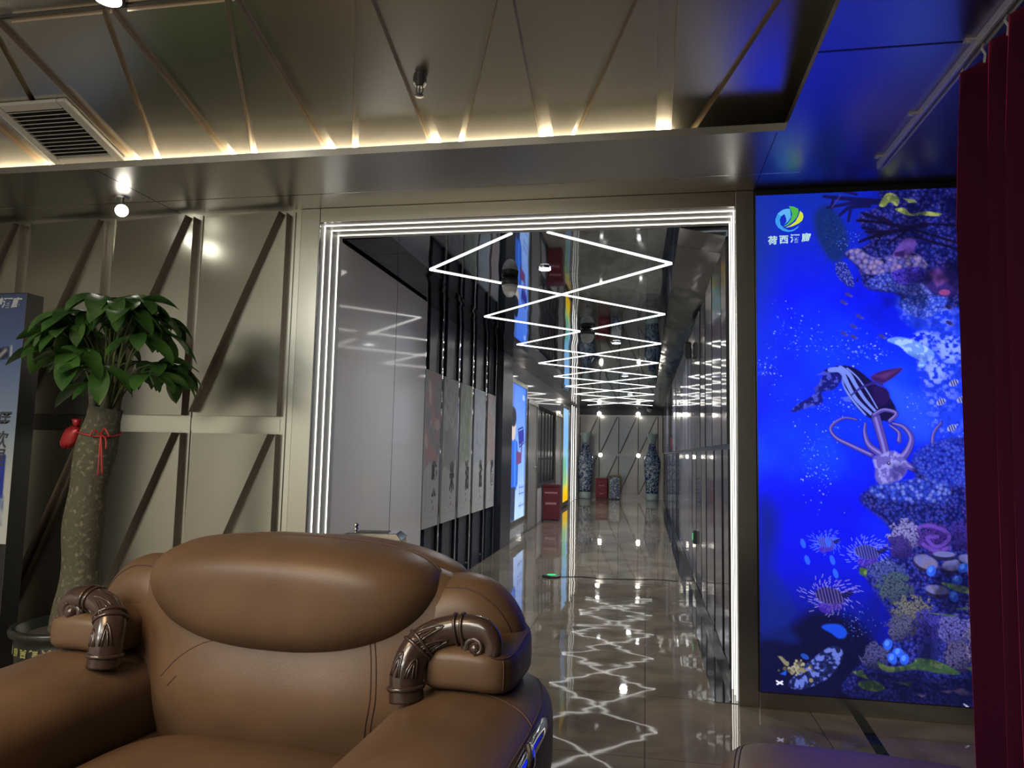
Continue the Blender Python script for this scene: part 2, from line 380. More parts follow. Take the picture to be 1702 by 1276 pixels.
# soffit around the coffer, its lip and the coffer itself
LX = 0.587
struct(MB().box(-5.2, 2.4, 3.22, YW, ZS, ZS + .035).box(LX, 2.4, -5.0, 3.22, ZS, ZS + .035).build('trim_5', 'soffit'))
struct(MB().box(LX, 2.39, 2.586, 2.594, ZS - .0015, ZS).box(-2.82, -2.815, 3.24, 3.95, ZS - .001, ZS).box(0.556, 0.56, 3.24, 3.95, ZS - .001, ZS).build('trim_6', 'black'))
def zt(y): return 3.02 + (2.5 - y) * 0.3005
ce = MB()
ce.hexa([(-5.2, 3.72, zt(3.72)), (.75, 3.72, zt(3.72)), (.75, 2.5, 3.02), (-5.2, 2.5, 3.02), (-5.2, 3.72, zt(3.72) + .05), (.75, 3.72, zt(3.72) + .05), (.75, 2.5, 3.07), (-5.2, 2.5, 3.07)])
ce.box(-5.2, .75, -5.0, 2.5, 3.02, 3.07).box(.70, .75, -5.0, 3.72, ZS + .035, 3.02).box(-5.2, .75, 3.70, 3.74, ZS + .035, 2.72)
ce = struct(ce.build('ceiling', 'steel_ceiling'))
ribx = [-5.415 + .549 * i for i in range(13)]
for i in range(len(ribx)):
    a = ribx[i] + .035; b = ribx[i] + .549 - .035
    if a < -5.2: a = -5.19
    b = min(b, .69)
    if b - a < .15: continue
    T = .024
    for poly in ([(a, 2.5), (b - .045, 2.5), (a + .028, 3.47), (a, 3.47)], [(b, 2.5), (b, 3.47), (a + .062, 3.47), (b - .013, 2.5)]):
        top = [(x, y, zt(y)) for x, y in poly]; bot = [(x, y, zt(y) - T) for x, y in poly]
        MB().prism(top, bot, 0, 1).build('coffer_panel', ['steel_ceiling', 'coffer_edge'], ce)
MB().box(-5.2, .69, 2.485, 2.50, 3.014, 3.02).build('coffer_rib', 'dark', ce)

# corridor shell
wcl = MB().box(XL - .1, XL, YW + .31, 6.13, 0, 2.545)                # plain panel
wcl.box(-2.6, -2.5, 6.13, 10.0, 0, 2.7).box(-2.5, XL - .1, 6.12, 6.13, 0, 2.7)      # recess behind the banners
wcl = struct(wcl.build('wall_corridor_left', ['plain']))
MB().box(XL, XL + .001, 5.338, 5.344, 0, 2.545).build('panel_joint', 'black', wcl)
struct(MB().box(-2.5, -1.83, 9.33, 10.03, 0, 2.56).build('wall_pier', 'navy'))
w2 = struct(MB().box(-2.5, XL, 10.03, 18.9, 0, 2.57).box(-2.5, XL, 20.7, YE, 0, 2.57).box(-2.5, -2.3, 18.9, 20.7, 0, 2.57).build('wall_corridor_far_left', 'plain'))
wcr = struct(MB().box(.478, .62, YW + .31, YE, 0, 2.7).build('wall_corridor_right', 'black'))
random.seed(4)
y = 4.29
edges = [4.29, 4.655] + [4.655 + .6 * i for i in range(1, 29)]
for a, b in zip(edges[:-1], edges[1:]):
    b = min(b, YE - .01)
    if b - a < .1: continue
    for z0, z1, xo in ((.09, 1.285, .462), (1.315, 2.52, .454)):
        t = random.uniform(-.004, .004); t2 = random.uniform(-.003, .003)
        p = [(xo + t, a + .05, z0), (xo - t, b - .03, z0), (.478, b - .03, z0), (.478, a + .05, z0), (xo + t + t2, a + .05, z1), (xo - t + t2, b - .03, z1), (.478, b - .03, z1), (.478, a + .05, z1)]
        g_ = MB().hexa(p); g_.mi[5] = 1; g_.build('gloss_panel', ['cor_right', 'black'], wcr)
struct(MB().box(.456, .478, YW + .31, YE - .01, 0, .085).build('baseboard_right', 'dark_marble'))
we = struct(MB().box(-2.5, .62, YE, YE + .1, 0, 2.8).build('wall_end', 'steel_end'))
wedge_panels(we, [-1.34 + .555 * i for i in range(4)] + [-1.895], .52, [(1.26, 2.33), (0.12, 1.20)], YE, 0.6, 'steel_end')
for i in range(-1, 5):
    xr = -1.34 + .555 * i
    for z0, z1 in ((1.26, 2.33), (.12, 1.20)):
        if xr < .47:
            MB().bar((xr - .51, YE - .055, z0 + .02), (xr - .03, YE - .055, z1), .022, .03, up=(0, 1, 0)).build('edge_shade_bar', 'edge_shade_dark', we)  # added bar drawing the shaded step of the panel as dark colour
            MB().box(xr + .005, xr + .025, YE - .03, YE, z0, z1).build('edge_shade_bar', 'edge_shade_dark', we)
struct(MB().box(-2.5, .46, YE - .03, YE, 2.38, 2.57).build('trim_7', 'dark'))
cc = struct(MB().box(-1.575, .19, YW + .31, YE, ZC, ZC + .06).build('ceiling_corridor', 'mirror'))
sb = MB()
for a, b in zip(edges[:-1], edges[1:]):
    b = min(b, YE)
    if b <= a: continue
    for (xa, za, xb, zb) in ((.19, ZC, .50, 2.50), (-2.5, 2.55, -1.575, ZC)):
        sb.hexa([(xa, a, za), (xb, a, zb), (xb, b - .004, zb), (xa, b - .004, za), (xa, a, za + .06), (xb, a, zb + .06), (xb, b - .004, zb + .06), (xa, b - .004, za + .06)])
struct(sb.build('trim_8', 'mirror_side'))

# ------------------------------------------------------------------ lights that show
def strip(b, label, group, m='led', name='led_strip'):
    return tag(b.build(name, m), label, 'LED strip', group)
for i, (yy, w) in enumerate(((4.015, 'outermost'), (4.11, 'middle'), (4.21, 'innermost'))):
    g = 'LED strips lining the portal'
    strip(MB().box(XL, XL + .005, yy - .003, yy + .003, .005, ZC - .001), f'{w} white LED strip running up the left jamb of the portal', g)
    strip(MB().box(XR - .005, XR, yy - .003, yy + .003, .005, ZC - .001), f'{w} white LED strip running up the right jamb of the portal beside the aquarium poster', g)
    strip(MB().box(XL + .006, XR - .006, yy - .003, yy + .003, ZC - .005, ZC), f'{("front", "middle", "rear")[i]} white LED strip running across the head of the portal', g)
ords = ['first', 'second', 'third', 'fourth', 'fifth', 'sixth', 'seventh', 'eighth', 'ninth', 'tenth', 'eleventh']
VY = [5.10 + 1.865 * k for k in range(9)]
zz = thing('zigzag_light', 'white zigzag LED light crossing in diamonds along the glossy corridor ceiling', 'ceiling light', (0, 4.285, ZC))
def cbar(a, b, dz=0):
    MB().bar((a[0], a[1] - 4.285, -.005 - dz), (b[0], b[1] - 4.285, -.003 - dz), .013, .005).build('led_bar', 'led_bar', zz)
f = (5.10 - 4.285) / 1.865
cbar((-1.57, 5.10), (-1.57 + 1.74 * f, 4.285)); cbar((.17, 5.10), (.17 - 1.74 * f, 4.285))
for k in range(8):
    cbar((-1.57, VY[k]), (.17, VY[k + 1])); cbar((.17, VY[k]), (-1.57, VY[k + 1]))
strip(MB().box(-5.15, .12, 3.40, 3.425, ZS + .036, ZS + .05), 'warm white LED strip glowing in the cove above the soffit lip', None, 'led_cove')
for i, yy in enumerate((19.05, 19.55, 20.2)):
    strip(MB().box(XL - .004, XL + .006, yy, yy + .05, .01, 2.5), f'{ords[i]} tall white LED strip on the far left end of the corridor', 'LED strips beside the far vase', 'led')

def downlight(name, label, loc, r, hang, m='bulb', cat='lamp', group=None, power=0, col=(1, .93, .82)):
    t = thing(name, label, cat, loc, 0, group)
    MB().lathe([(r * .75, -.012), (r * 1.25, -.012), (r * 1.3, 0), (r * .8, 0)], 24).build('lamp_rim', 'chrome', t)
    if hang:
        MB().tube([(0, 0, -.004), (0, 0, -hang + r * .7)], r * .3, 12).build('stem', 'chrome', t)
        MB().sup((0, 0, -hang), (r, r, r), 2.0, 14).build('bulb', m, t, smooth=True)
    else:
        MB().disc((0, 0, -.016), r, 'z', .006, 24).build('diffuser', m, t)
    if power:
        l = area('lamp_light', (0, 0, -.03 - hang), r * 2, power, col, spread=155); l.parent = t
    return t
downlight('globe_lamp', 'small round globe lamp shining under the soffit above the potted tree', (-2.97, 3.63, ZS), .035, .078)
downlight('downlight', 'bright downlight at the fold of the coffered ceiling, top left', (-2.12, 2.43, 3.02), .05, 0, 'bulb')
downlight('downlight', 'cool white recessed downlight in the corridor ceiling near the portal', (-.72, 5.13, ZC), .042, 0, 'spot', group='downlights in the corridor ceiling', power=14, col=(.93, .97, 1))
for yy, o_ in ((8.7, 'second'), (12.4, 'third'), (16.3, 'fourth')): downlight('downlight', f'{o_} downlight from the portal, added to brighten the glossy corridor', (-.35, yy, ZC), .05, 0, 'spot', group='downlights in the corridor ceiling', power=40, col=(.93, .97, 1))  # three downlights added to brighten the corridor
for i, (x, yy, l) in enumerate(((-1.32, 21.1, 'left'), (-.22, 21.1, 'right'))):
    downlight('globe_lamp', f'{l} hanging globe lamp at the far end of the corridor ceiling', (x, yy, ZC), .06, .17, group='globe lamps before the end wall')
for i, (x, l) in enumerate(((-1.29, 'left'), (-.21, 'right'))):
    t = thing('glow_spot', f'{l} round glowing spot halfway up the corridor end wall', 'lamp', (x, YE - .06, 1.225), 0, 'round spots on the end wall')
    MB().sup((0, 0, 0), (.055, .03, .055), 2.0, 12).build('bulb', 'bulb', t, smooth=True)  # bright round spot modelled as a glowing bulb with a rim
    MB().disc((0, .02, 0), .06, 'y', .03).build('lamp_rim', 'chrome', t)

# ================================================================== CORRIDOR THINGS
def noise2(h, w, cell, seed, oct=3):
    rs = np.random.RandomState(seed); out = np.zeros((h, w)); amp = 1.0; tot = 0
    for o in range(oct):
        c = max(cell / 2 ** o, 1.5); gh = int(h / c) + 3; gw = int(w / c) + 3; g = rs.rand(gh, gw)
        yy = np.arange(h) / c; xx = np.arange(w) / c; yi = yy.astype(int); xi = xx.astype(int)
        fy = (yy - yi); fx = (xx - xi); fy = fy * fy * (3 - 2 * fy); fx = fx * fx * (3 - 2 * fx)
        a = g[yi][:, xi]; b = g[yi][:, xi + 1]; c_ = g[yi + 1][:, xi]; d = g[yi + 1][:, xi + 1]
        out += amp * ((a * (1 - fx) + b * fx) * (1 - fy)[:, None] + (c_ * (1 - fx) + d * fx) * fy[:, None]); tot += amp; amp *= .5
    return out / tot
class Paint:
    """a small painter for printed pictures; units are the picture's own grid"""
    def __init__(s, w, h, k=1.0):
        s.w = w; s.h = h; s.k = k; s.W = int(w * k); s.H = int(h * k)
        s.im = np.zeros((s.H, s.W, 3)); s.X, s.Y = np.meshgrid((np.arange(s.W) + .5) / k, (np.arange(s.H) + .5) / k)
    def lay(s, mask, col, a=1.0):
        m = (np.clip(mask, 0, 1) * a)[..., None]; s.im = s.im * (1 - m) + (np.array(lin(col)[:3]) if isinstance(col, str) else col) * m
    def ell(s, cx, cy, rx, ry, rot=0, soft=.15):
        c, n = math.cos(rot), math.sin(rot); dx = s.X - cx; dy = s.Y - cy
        d = np.sqrt(((dx * c + dy * n) / rx) ** 2 + ((-dx * n + dy * c) / ry) ** 2); return np.clip((1 - d) / soft + .5, 0, 1)
    def poly(s, pts, soft=0.8, smooth=0):
        if smooth and len(pts) > 4: pts = [(p.x, p.z) for p in smoothcurve(pts, smooth, closed=True)]
        out = np.zeros(s.X.shape); xs = [p[0] for p in pts]; ys = [p[1] for p in pts]; k = s.k; e = soft + 1
        i0 = max(int((min(xs) - e) * k), 0); i1 = min(int((max(xs) + e) * k) + 2, s.W); j0 = max(int((min(ys) - e) * k), 0); j1 = min(int((max(ys) + e) * k) + 2, s.H)
        if i1 <= i0 or j1 <= j0: return out
        X = s.X[j0:j1, i0:i1]; Y = s.Y[j0:j1, i0:i1]; ins = np.zeros(X.shape, bool); dist = np.full(X.shape, 1e9); n = len(pts)
        for i in range(n):
            x1, y1 = pts[i]; x2, y2 = pts[(i + 1) % n]
            if y1 != y2: ins ^= ((y1 > Y) != (y2 > Y)) & (X < (x2 - x1) * (Y - y1) / (y2 - y1) + x1)
            dx, dy = x2 - x1, y2 - y1; L = dx * dx + dy * dy + 1e-9; t = np.clip(((X - x1) * dx + (Y - y1) * dy) / L, 0, 1)
            dist = np.minimum(dist, (X - x1 - t * dx) ** 2 + (Y - y1 - t * dy) ** 2)
        dist = np.sqrt(dist); out[j0:j1, i0:i1] = np.clip(np.where(ins, dist, -dist) / soft + .5, 0, 1); return out
    def seg(s, x1, y1, x2, y2):
        dx, dy = x2 - x1, y2 - y1; L = dx * dx + dy * dy + 1e-9; t = np.clip(((s.X - x1) * dx + (s.Y - y1) * dy) / L, 0, 1)
        return np.hypot(s.X - x1 - t * dx, s.Y - y1 - t * dy)
    def line(s, pts, w, soft=.8, smooth=0):
        if smooth and len(pts) > 2: pts = [(p.x, p.z) for p in smoothcurve(pts, smooth)]
        m = np.zeros(s.X.shape); n = len(pts) - 1
        for i in range(n):
            ww = w if not isinstance(w, (list, tuple)) else w[0] + (w[1] - w[0]) * i / max(n - 1, 1)
            (x1, y1), (x2, y2) = pts[i], pts[i + 1]; r = ww / 2 + 2
            i0 = max(int((min(x1, x2) - r) * s.k), 0); i1 = int((max(x1, x2) + r) * s.k) + 1
            j0 = max(int((min(y1, y2) - r) * s.k), 0); j1 = int((max(y1, y2) + r) * s.k) + 1
            if i1 <= i0 or j1 <= j0: continue
            X = s.X[j0:j1, i0:i1]; Y = s.Y[j0:j1, i0:i1]
            if X.size == 0: continue
            dx, dy = x2 - x1, y2 - y1; L = dx * dx + dy * dy + 1e-9; t = np.clip(((X - x1) * dx + (Y - y1) * dy) / L, 0, 1)
            d = np.hypot(X - x1 - t * dx, Y - y1 - t * dy)
            m[j0:j1, i0:i1] = np.maximum(m[j0:j1, i0:i1], np.clip((ww / 2 - d) / soft + .5, 0, 1))
        return m
    def dot(s, x, y, r, col, a=1.0):
        R = r + 1.5; i0 = max(int((x - R) * s.k), 0); i1 = min(int((x + R) * s.k) + 1, s.W); j0 = max(int((y - R) * s.k), 0); j1 = min(int((y + R) * s.k) + 1, s.H)
        if i1 <= i0 or j1 <= j0: return
        m = np.clip(r - np.hypot(s.X[j0:j1, i0:i1] - x, s.Y[j0:j1, i0:i1] - y) + .5, 0, 1)[..., None] * a
        s.im[j0:j1, i0:i1] = s.im[j0:j1, i0:i1] * (1 - m) + np.array(lin(col)[:3]) * m

M['print_card'] = vcol('banner_print', None, .4)
# five hanging banners: each on a navy slab, chrome posts between them
BY = [(6.17, 6.65), (6.76, 7.29), (7.40, 7.91), (8.03, 8.60), (8.74, 9.20)]
for i, yy in enumerate((6.145, 6.705, 7.345, 7.97, 8.67, 9.27)):
    lb = ['chrome post between plain panel and first banner'] + [f'chrome post between {ords[j]} and {ords[j + 1]} hanging banner' for j in range(4)] + ['chrome post between last banner and navy pier']
    p = MB().box(-1.917, -1.905, yy - .022, yy + .022, 0, 2.56)
    tag(p.build('chrome_post', 'chrome', bevel=.003, seg=2), lb[i], 'post', 'chrome posts between the banners')
for i, (a, b) in enumerate(BY):
    tag(MB().box(-2.30, -1.935, a + .19, b + .02, 0, 2.56).build('navy_slab', 'navy', bevel=.004), f'dark navy upright slab behind the {ords[i]} hanging banner from the portal', 'slab', 'navy slabs behind the banners')
    t = thing('hanging_banner', ['first banner, with red fruit photo and the word for firewood', 'second banner, with pale rice photo and the word for rice', 'third banner, with green leaf photo and the word for oil', 'fourth banner, with grey photo and the word for salt', 'fifth banner, with reddish photo and the word for sauce'][i], 'banner', (-1.90, a, 0), 0, 'hanging banners along the corridor')
    z0, z1 = .56, 1.955; w = b - a
    MB().box(-.03, 0, 0, w, z0, z1).build('board', 'white_paint', t, bevel=.003)
    P = Paint(50, 140, 1.3); P.im[:] = lin('#8d8a84')[:3]
    nz = noise2(P.H, P.W, 14 * 1.3, 20 + i, 3); base = ['#7d7276', '#8c8680', '#7f8478', '#7f8388', '#86807c'][i]; c2 = ['#94655c', '#77726e', '#66764e', '#747a84', '#8a6a62'][i]
    top = P.poly([(1, 1), (49, 1), (49, 78), (30, 92), (20, 82), (1, 90)]); P.lay(top, base)
    P.lay(top * np.clip((nz - .48) * 7, 0, 1), c2, .8); P.lay(top * np.clip((.42 - nz) * 6, 0, 1), '#5d6666', .6)
    if i == 0:
        rr = random.Random(3)
        for k in range(16): P.lay(P.ell(rr.uniform(3, 47), rr.uniform(5, 80), 5, 8, rr.uniform(0, 3)) * top, rr.choice(['#9d625a', '#a98d82', '#6b7070']), .7)
    if i == 1: P.lay(P.poly([(5, 60), (25, 45), (45, 65), (48, 80), (30, 92), (5, 86)]), '#6f6a66', .6); P.lay(P.line([(5, 30), (30, 48), (46, 30)], 3), '#a39e90', .6)
    if i == 2: P.lay(P.line([(30, 20), (32, 50), (22, 84)], 7) * top, '#6f8040', .7); P.lay(P.line([(40, 10), (34, 60), (40, 84)], 3) * top, '#5f7048', .7)
    for c in range(4):
        for r in range(20): P.lay(P.line([(6 + c * 4, 96 + r * 1.55), (8 + c * 4, 96 + r * 1.55)], .9), '#5b5a58', .35 if c != 2 else 0)
    P.lay(P.line([(4, 132), (46, 132)], .6), '#6c6258', .6); P.dot(42, 126, 1.4, '#9a4a40')
    for q in ((30, 118, 2.4, 1.2), (33, 124, 1.6, 2.4), (27, 127, 1.5, 1)): P.lay(P.ell(*q, .5), '#3a3a38', .8)
    # the wall is seen from its right: left edge of the print is the nearer edge
    P.im = np.clip(P.im * 1.8, 0, .8); P.im = P.im * .6 + P.im.mean(2, keepdims=True) * .4
    print_grid('print', P.im, (.001, 0, z1), (0, w, 0), (0, 0, z0 - z1), 'print_card', t)
    v, f_ = text_mesh('柴米油盐酱'[i], .17, .006, sx=1.0, sy=1.9)
    MB().add([(.003, w * .68 + x, z0 + .40 + z) for x, y, z in v], f_).build('lettering', 'print_grey', t, fix=False)

# backlit worker poster in a steel frame
def lightbox(name, label, y0, y1, z0, z1, img, strength, X=XL, fw=.07):
    t = thing(name, label, 'light box', (X, y0, 0))
    m = MB().box(0, .035, 0, fw, z0 - fw, z1 + fw).box(0, .035, y1 - y0 - fw, y1 - y0, z0 - fw, z1 + fw).box(0, .035, fw, y1 - y0 - fw, z1, z1 + fw).box(0, .035, fw, y1 - y0 - fw, z0 - fw, z0)
    m.build('frame', 'frame', t, bevel=.003)
    print_grid('picture', img, (.012, fw, z1), (0, y1 - y0 - 2 * fw, 0), (0, 0, z0 - z1), strength, t)
    return t
M['lit_worker'] = vcol('backlit_worker', 1.3); M['lit_yellow'] = vcol('backlit_yellow', 1.2)
P = Paint(70, 150, 1.5); g = np.clip(P.Y / 150, 0, 1)[..., None]
P.im[:] = np.array(lin('#3f77f5')[:3]) * (1 - g) + np.array(lin('#9fc4fb')[:3]) * g
P.lay(noise2(P.H, P.W, 20, 5) * np.clip((P.Y - 100) / 40, 0, 1), '#d5e4ff', .5)
P.lay(P.poly([(20, 0), (0, 0), (0, 70), (8, 60)]), '#4f6180', .6)
P.lay(P.poly([(0, 66), (14, 60), (34, 64), (40, 84), (38, 112), (30, 116), (0, 116)]), '#2e5fc0')
P.lay(P.poly([(14, 62), (30, 64), (34, 118), (16, 118)]), '#2468e0', .8); P.lay(P.line([(24, 64), (25, 116)], 2), '#5fa0ff')
P.lay(P.poly([(4, 114), (28, 114), (26, 150), (4, 150)]), '#2a3550'); P.lay(P.ell(14, 48, 11, 15), '#c9b8ae'); P.lay(P.ell(14, 37, 13, 11), '#151b2a')
P.lay(P.poly([(30, 74), (50, 76), (54, 60), (58, 62), (54, 88), (30, 90)]), '#6b3a6e'); P.lay(P.poly([(38, 52), (64, 48), (66, 62), (42, 68)]), '#2b2f9a'); P.lay(P.line([(36, 50), (60, 46), (66, 64), (44, 70), (36, 50)], 2), '#1d2a66')
for r in range(4):
    for c in range(3): P.lay(P.line([(46 + c * 8, 116 + r * 7), (51 + c * 8, 116 + r * 7)], 1.4) + P.line([(48.5 + c * 8, 113.5 + r * 7), (48.5 + c * 8, 119 + r * 7)], 1.2), '#2340b0', 0 if r == 2 else .9)
P.lay(P.poly([(55, 8), (66, 9), (66, 15), (55, 14)]), '#9cc0ff', .8)
lightbox('light_box', 'tall backlit blue poster of a worker in a blue jacket holding a tablet', 10.13, 11.56, .26, 2.24, P.im, 'lit_worker')
P = Paint(50, 100, 1.2); nz = noise2(P.H, P.W, 18, 9); P.im[:] = lin('#7fb4e8')[:3]
P.lay(np.clip((P.Y - 60) / 30, 0, 1), '#d8d820'); P.lay(np.clip((nz - .5) * 6, 0, 1) * np.clip((P.Y - 25) / 30, 0, 1), '#58b060', .7); P.lay(np.clip((P.Y - 80) / 15, 0, 1), '#e9b400'); P.lay(P.line([(25, 6), (25, 40)], 3), '#3f79c8', .6)
lightbox('light_box', 'narrow backlit yellow and sky blue poster at the far left of the corridor', 16.75, 18.15, .12, 2.3, P.im, 'lit_yellow', fw=.08)
# doors and window in the corridor's left wall
def door(n, y0, y1):
    d = struct(MB().box(XL, XL + .02, y0 + .07, y1 - .07, 0, 2.04).build(f'door_{n}', 'wood_door'))
    MB().box(XL, XL + .045, y0, y0 + .07, 0, 2.11).box(XL, XL + .045, y1 - .07, y1, 0, 2.11).box(XL, XL + .045, y0 + .07, y1 - .07, 2.04, 2.11).build('door_frame', 'frame', d)
    MB().tube([(XL + .02, y1 - .14, 1.0), (XL + .07, y1 - .14, 1.0), (XL + .07, y1 - .28, 1.0)], .011).build('door_handle', 'chrome', d)
door(1, 11.63, 12.74); door(2, 15.3, 16.5)
wn = struct(MB().box(XL, XL + .012, 12.9, 15.15, .70, 2.02).build('window_1', 'glass_dark'))
m = MB().box(XL, XL + .03, 12.84, 12.9, .64, 2.08).box(XL, XL + .03, 15.15, 15.21, .64, 2.08).box(XL, XL + .03, 12.9, 15.15, 2.02, 2.08).box(XL, XL + .03, 12.9, 15.15, .64, .70).box(XL, XL + .02, 12.9, 15.15, 1.12, 1.15)
for k in range(1, 5): m.box(XL, XL + .02, 12.9 + k * .45 - .012, 12.9 + k * .45 + .012, .7, 2.02)
m.build('window_frame', 'mullion', wn)

def bin_thing(label, cat, loc, w, d, h, mname, name):
    t = thing(name, label, cat, loc)
    MB().box(-w / 2, w / 2, -d / 2, d / 2, .02, h - .04).build('body', mname, t, bevel=.012)
    MB().box(-w / 2 - .008, w / 2 + .008, -d / 2 - .008, d / 2 + .008, h - .04, h).build('lid', mname if mname != 'vase' else 'olive_trim', t, bevel=.006)
    MB().box(-w / 2 + .01, w / 2 - .01, -d / 2 + .01, d / 2 - .01, 0, .02).build('foot', 'dark', t)
    return t
def glyphs(t, s, size, x, y, z, mname, face='y', sp=.0, **k):
    v, f_ = text_mesh(s, size, .002, **k)
    vs = [(x + a, y + b, z + c) for a, b, c in v] if face == 'y' else [(x - b, y + a, z + c) for a, b, c in v]
    MB().add(vs, f_).build('lettering', mname, t, fix=False)
t = bin_thing('dark red fire equipment box standing below the dark corridor window', 'box', (-1.72, 13.75, 0), .30, .36, .66, 'red_bin', 'fire_box')
M['dull_pink'] = mat('dull_pink_print', (.45, .2, .2), .5)
for q in ((-.12, .12, -.184, -.18, .50, .53), (-.1, .1, -.184, -.18, .3, .34)): MB().box(*q).build('label_strip', 'dull_pink', t)
t = bin_thing('bright red box on the floor at the end wall beside the left vase', 'box', (-1.215, 20.9, 0), .32, .30, .58, 'fire_red', 'fire_box')
for q in ((-.08, .08, -.154, -.15, .36, .39), (-.06, .06, -.154, -.15, .14, .17)): MB().box(*q).build('label_strip', 'dull_pink', t)
t = bin_thing('green patterned bin with gold rim beside the bright red box at the end wall', 'bin', (-.86, 20.9, 0), .30, .28, .66, 'vase', 'waste_bin')
for q in ((-.158, -.13), (.13, .158)): MB().box(*q, -.15, -.14, .02, .62).build('corner_trim', 'olive_trim', t)
for lab, x in (('tall blue and white porcelain floor vase at the left of the end wall', -1.68), ('tall blue and white porcelain floor vase at the right of the end wall', .17)):
    t = thing('floor_vase', lab, 'vase', (x, 20.85, 0), 0, 'porcelain vases at the end wall')
    body = [(.16, .19), (.17, .3), (.185, .5), (.21, .75), (.225, .95), (.225, 1.08), (.20, 1.18), (.15, 1.28), (.115, 1.38), (.10, 1.48), (.095, 1.56)]
    MB().lathe(body, 28).build('body', 'vase', t, smooth=True)
    MB().lathe([(.155, 0), (.165, .02), (.16, .19)], 28).build('foot', 'vase_glaze', t, smooth=True)
    MB().lathe([(.095, 1.56), (.10, 1.64), (.125, 1.74), (.17, 1.82), (.175, 1.835), (.16, 1.835), (.11, 1.74)], 28).build('neck', 'vase_glaze', t, smooth=True)
def dome(label, loc, r):
    t = thing('dome_camera', label, 'camera', loc)
    MB().lathe([(r * .95, -.005), (r, -.03), (r * 1.02, -.055), (r * .9, -.06)], 24).build('base', 'dark', t, smooth=True)
    MB().lathe([(r * .95, -.055), (r * .9, -.085), (r * .7, -.12), (r * .35, -.145), (r * .05, -.15)], 24).build('dome', 'acrylic_white', t, smooth=True)
dome('white dome camera with dark base on the corridor ceiling near the portal', (-1.03, 5.42, ZC), .065)
dome('second dome camera farther along the corridor ceiling', (-.62, 7.78, ZC), .08)
dome('small dome camera hanging near the far right corner of the corridor', (.10, 20.6, ZC), .08)
t = thing('wall_speaker', 'small dark box speaker high on the mauve corridor wall', 'speaker', (.43, 7.55, 2.30))
MB().box(-.045, .012, -.07, .07, -.08, .08).build('body', 'dark', t, bevel=.01); MB().disc((-.05, 0, .02), .04, 'x', .006).disc((-.05, 0, -.05), .02, 'x', .006).build('grille', 'black', t)
t = thing('call_panel', 'small dark purple panel on the mauve wall near its far end', 'panel', (.462, 13.62, 1.467))
MB().box(-.022, 0, -.12, .12, -.09, .09).build('body', 'red_bin', t, bevel=.005); MB().disc((-.028, 0, .02), .03, 'x', .006).build('button', 'dark', t)
t = thing('exit_indicator', 'small green lit indicator box low on the mauve wall', 'sign', (.462, 7.1, .50))
MB().box(-.03, 0, -.09, .09, -.06, .06).build('body', 'dark', t, bevel=.004); MB().box(-.033, -.03, -.03, .03, -.03, .03).build('lamp', 'green_led', t)
t = thing('floor_puck', 'dark round puck with green glow and thin cable on the corridor floor', 'device', (-.93, 7.5, 0))
MB().lathe([(.09, .003), (.095, .012), (.07, .018), (.03, .02)], 24).build('body', 'dark', t, smooth=True); MB().lathe([(.045, .018), (.05, .022), (.03, .023)], 20).build('lamp_ring', 'green_led', t)
MB().tube(smoothcurve([(.09, 0, .006), (.3, .06, .005), (.6, .02, .005), (1.0, .12, .005), (1.25, .1, .005)], 6), .004, 6).build('cable', 'black', t)

# ================================================================== LOUNGE FITTINGS
t = thing('air_vent', 'square white air vent with slats set in the sloping ceiling', 'vent', (-2.925, 3.11, zt(3.11) - .026)); t.rotation_euler = (-math.atan(.3005), 0, 0)
hw, hd = .21, .22; m = MB()
m.box(-hw, -hw + .05, -hd, hd, -.02, .0).box(hw - .05, hw, -hd, hd, -.02, 0).box(-hw + .05, hw - .05, -hd, -hd + .05, -.02, 0).box(-hw + .05, hw - .05, hd - .05, hd, -.02, 0)
m.build('frame', 'white_paint', t, bevel=.006)
MB().box(-hw + .05, hw - .05, -hd + .05, hd - .05, -.002, 0).build('backing', 'black', t)
for k in range(13):
    y = -hd + .06 + k * (2 * hd - .12) / 12
    MB().hexa([(-hw + .05, y - .004, -.018), (hw - .05, y - .004, -.018), (hw - .05, y + .007, -.004), (-hw + .05, y + .007, -.004), (-hw + .05, y - .002, -.02), (hw - .05, y - .002, -.02), (hw - .05, y + .009, -.006), (-hw + .05, y + .009, -.006)]).build('slat', 'white_paint', t)
t = thing('sprinkler', 'dark fire sprinkler head hanging from the sloping ceiling panels', 'sprinkler', (-.975, 2.93, zt(2.93) - .02))
MB().lathe([(.026, .004), (.03, -.015), (.03, -.04), (.02, -.052), (.012, -.055)], 14).build('body', 'dark', t)
MB().tube([(-.013, 0, -.052), (-.015, 0, -.075), (-.004, 0, -.092)], .003, 6).tube([(.013, 0, -.052), (.015, 0, -.075), (.004, 0, -.092)], .003, 6).tube([(0, 0, -.052), (0, 0, -.09)], .0035, 6).build('arm', 'dark', t)
MB().lathe([(.004, -.09), (.02, -.093), (.019, -.098), (.004, -.1)], 14).build('deflector', 'dark', t)

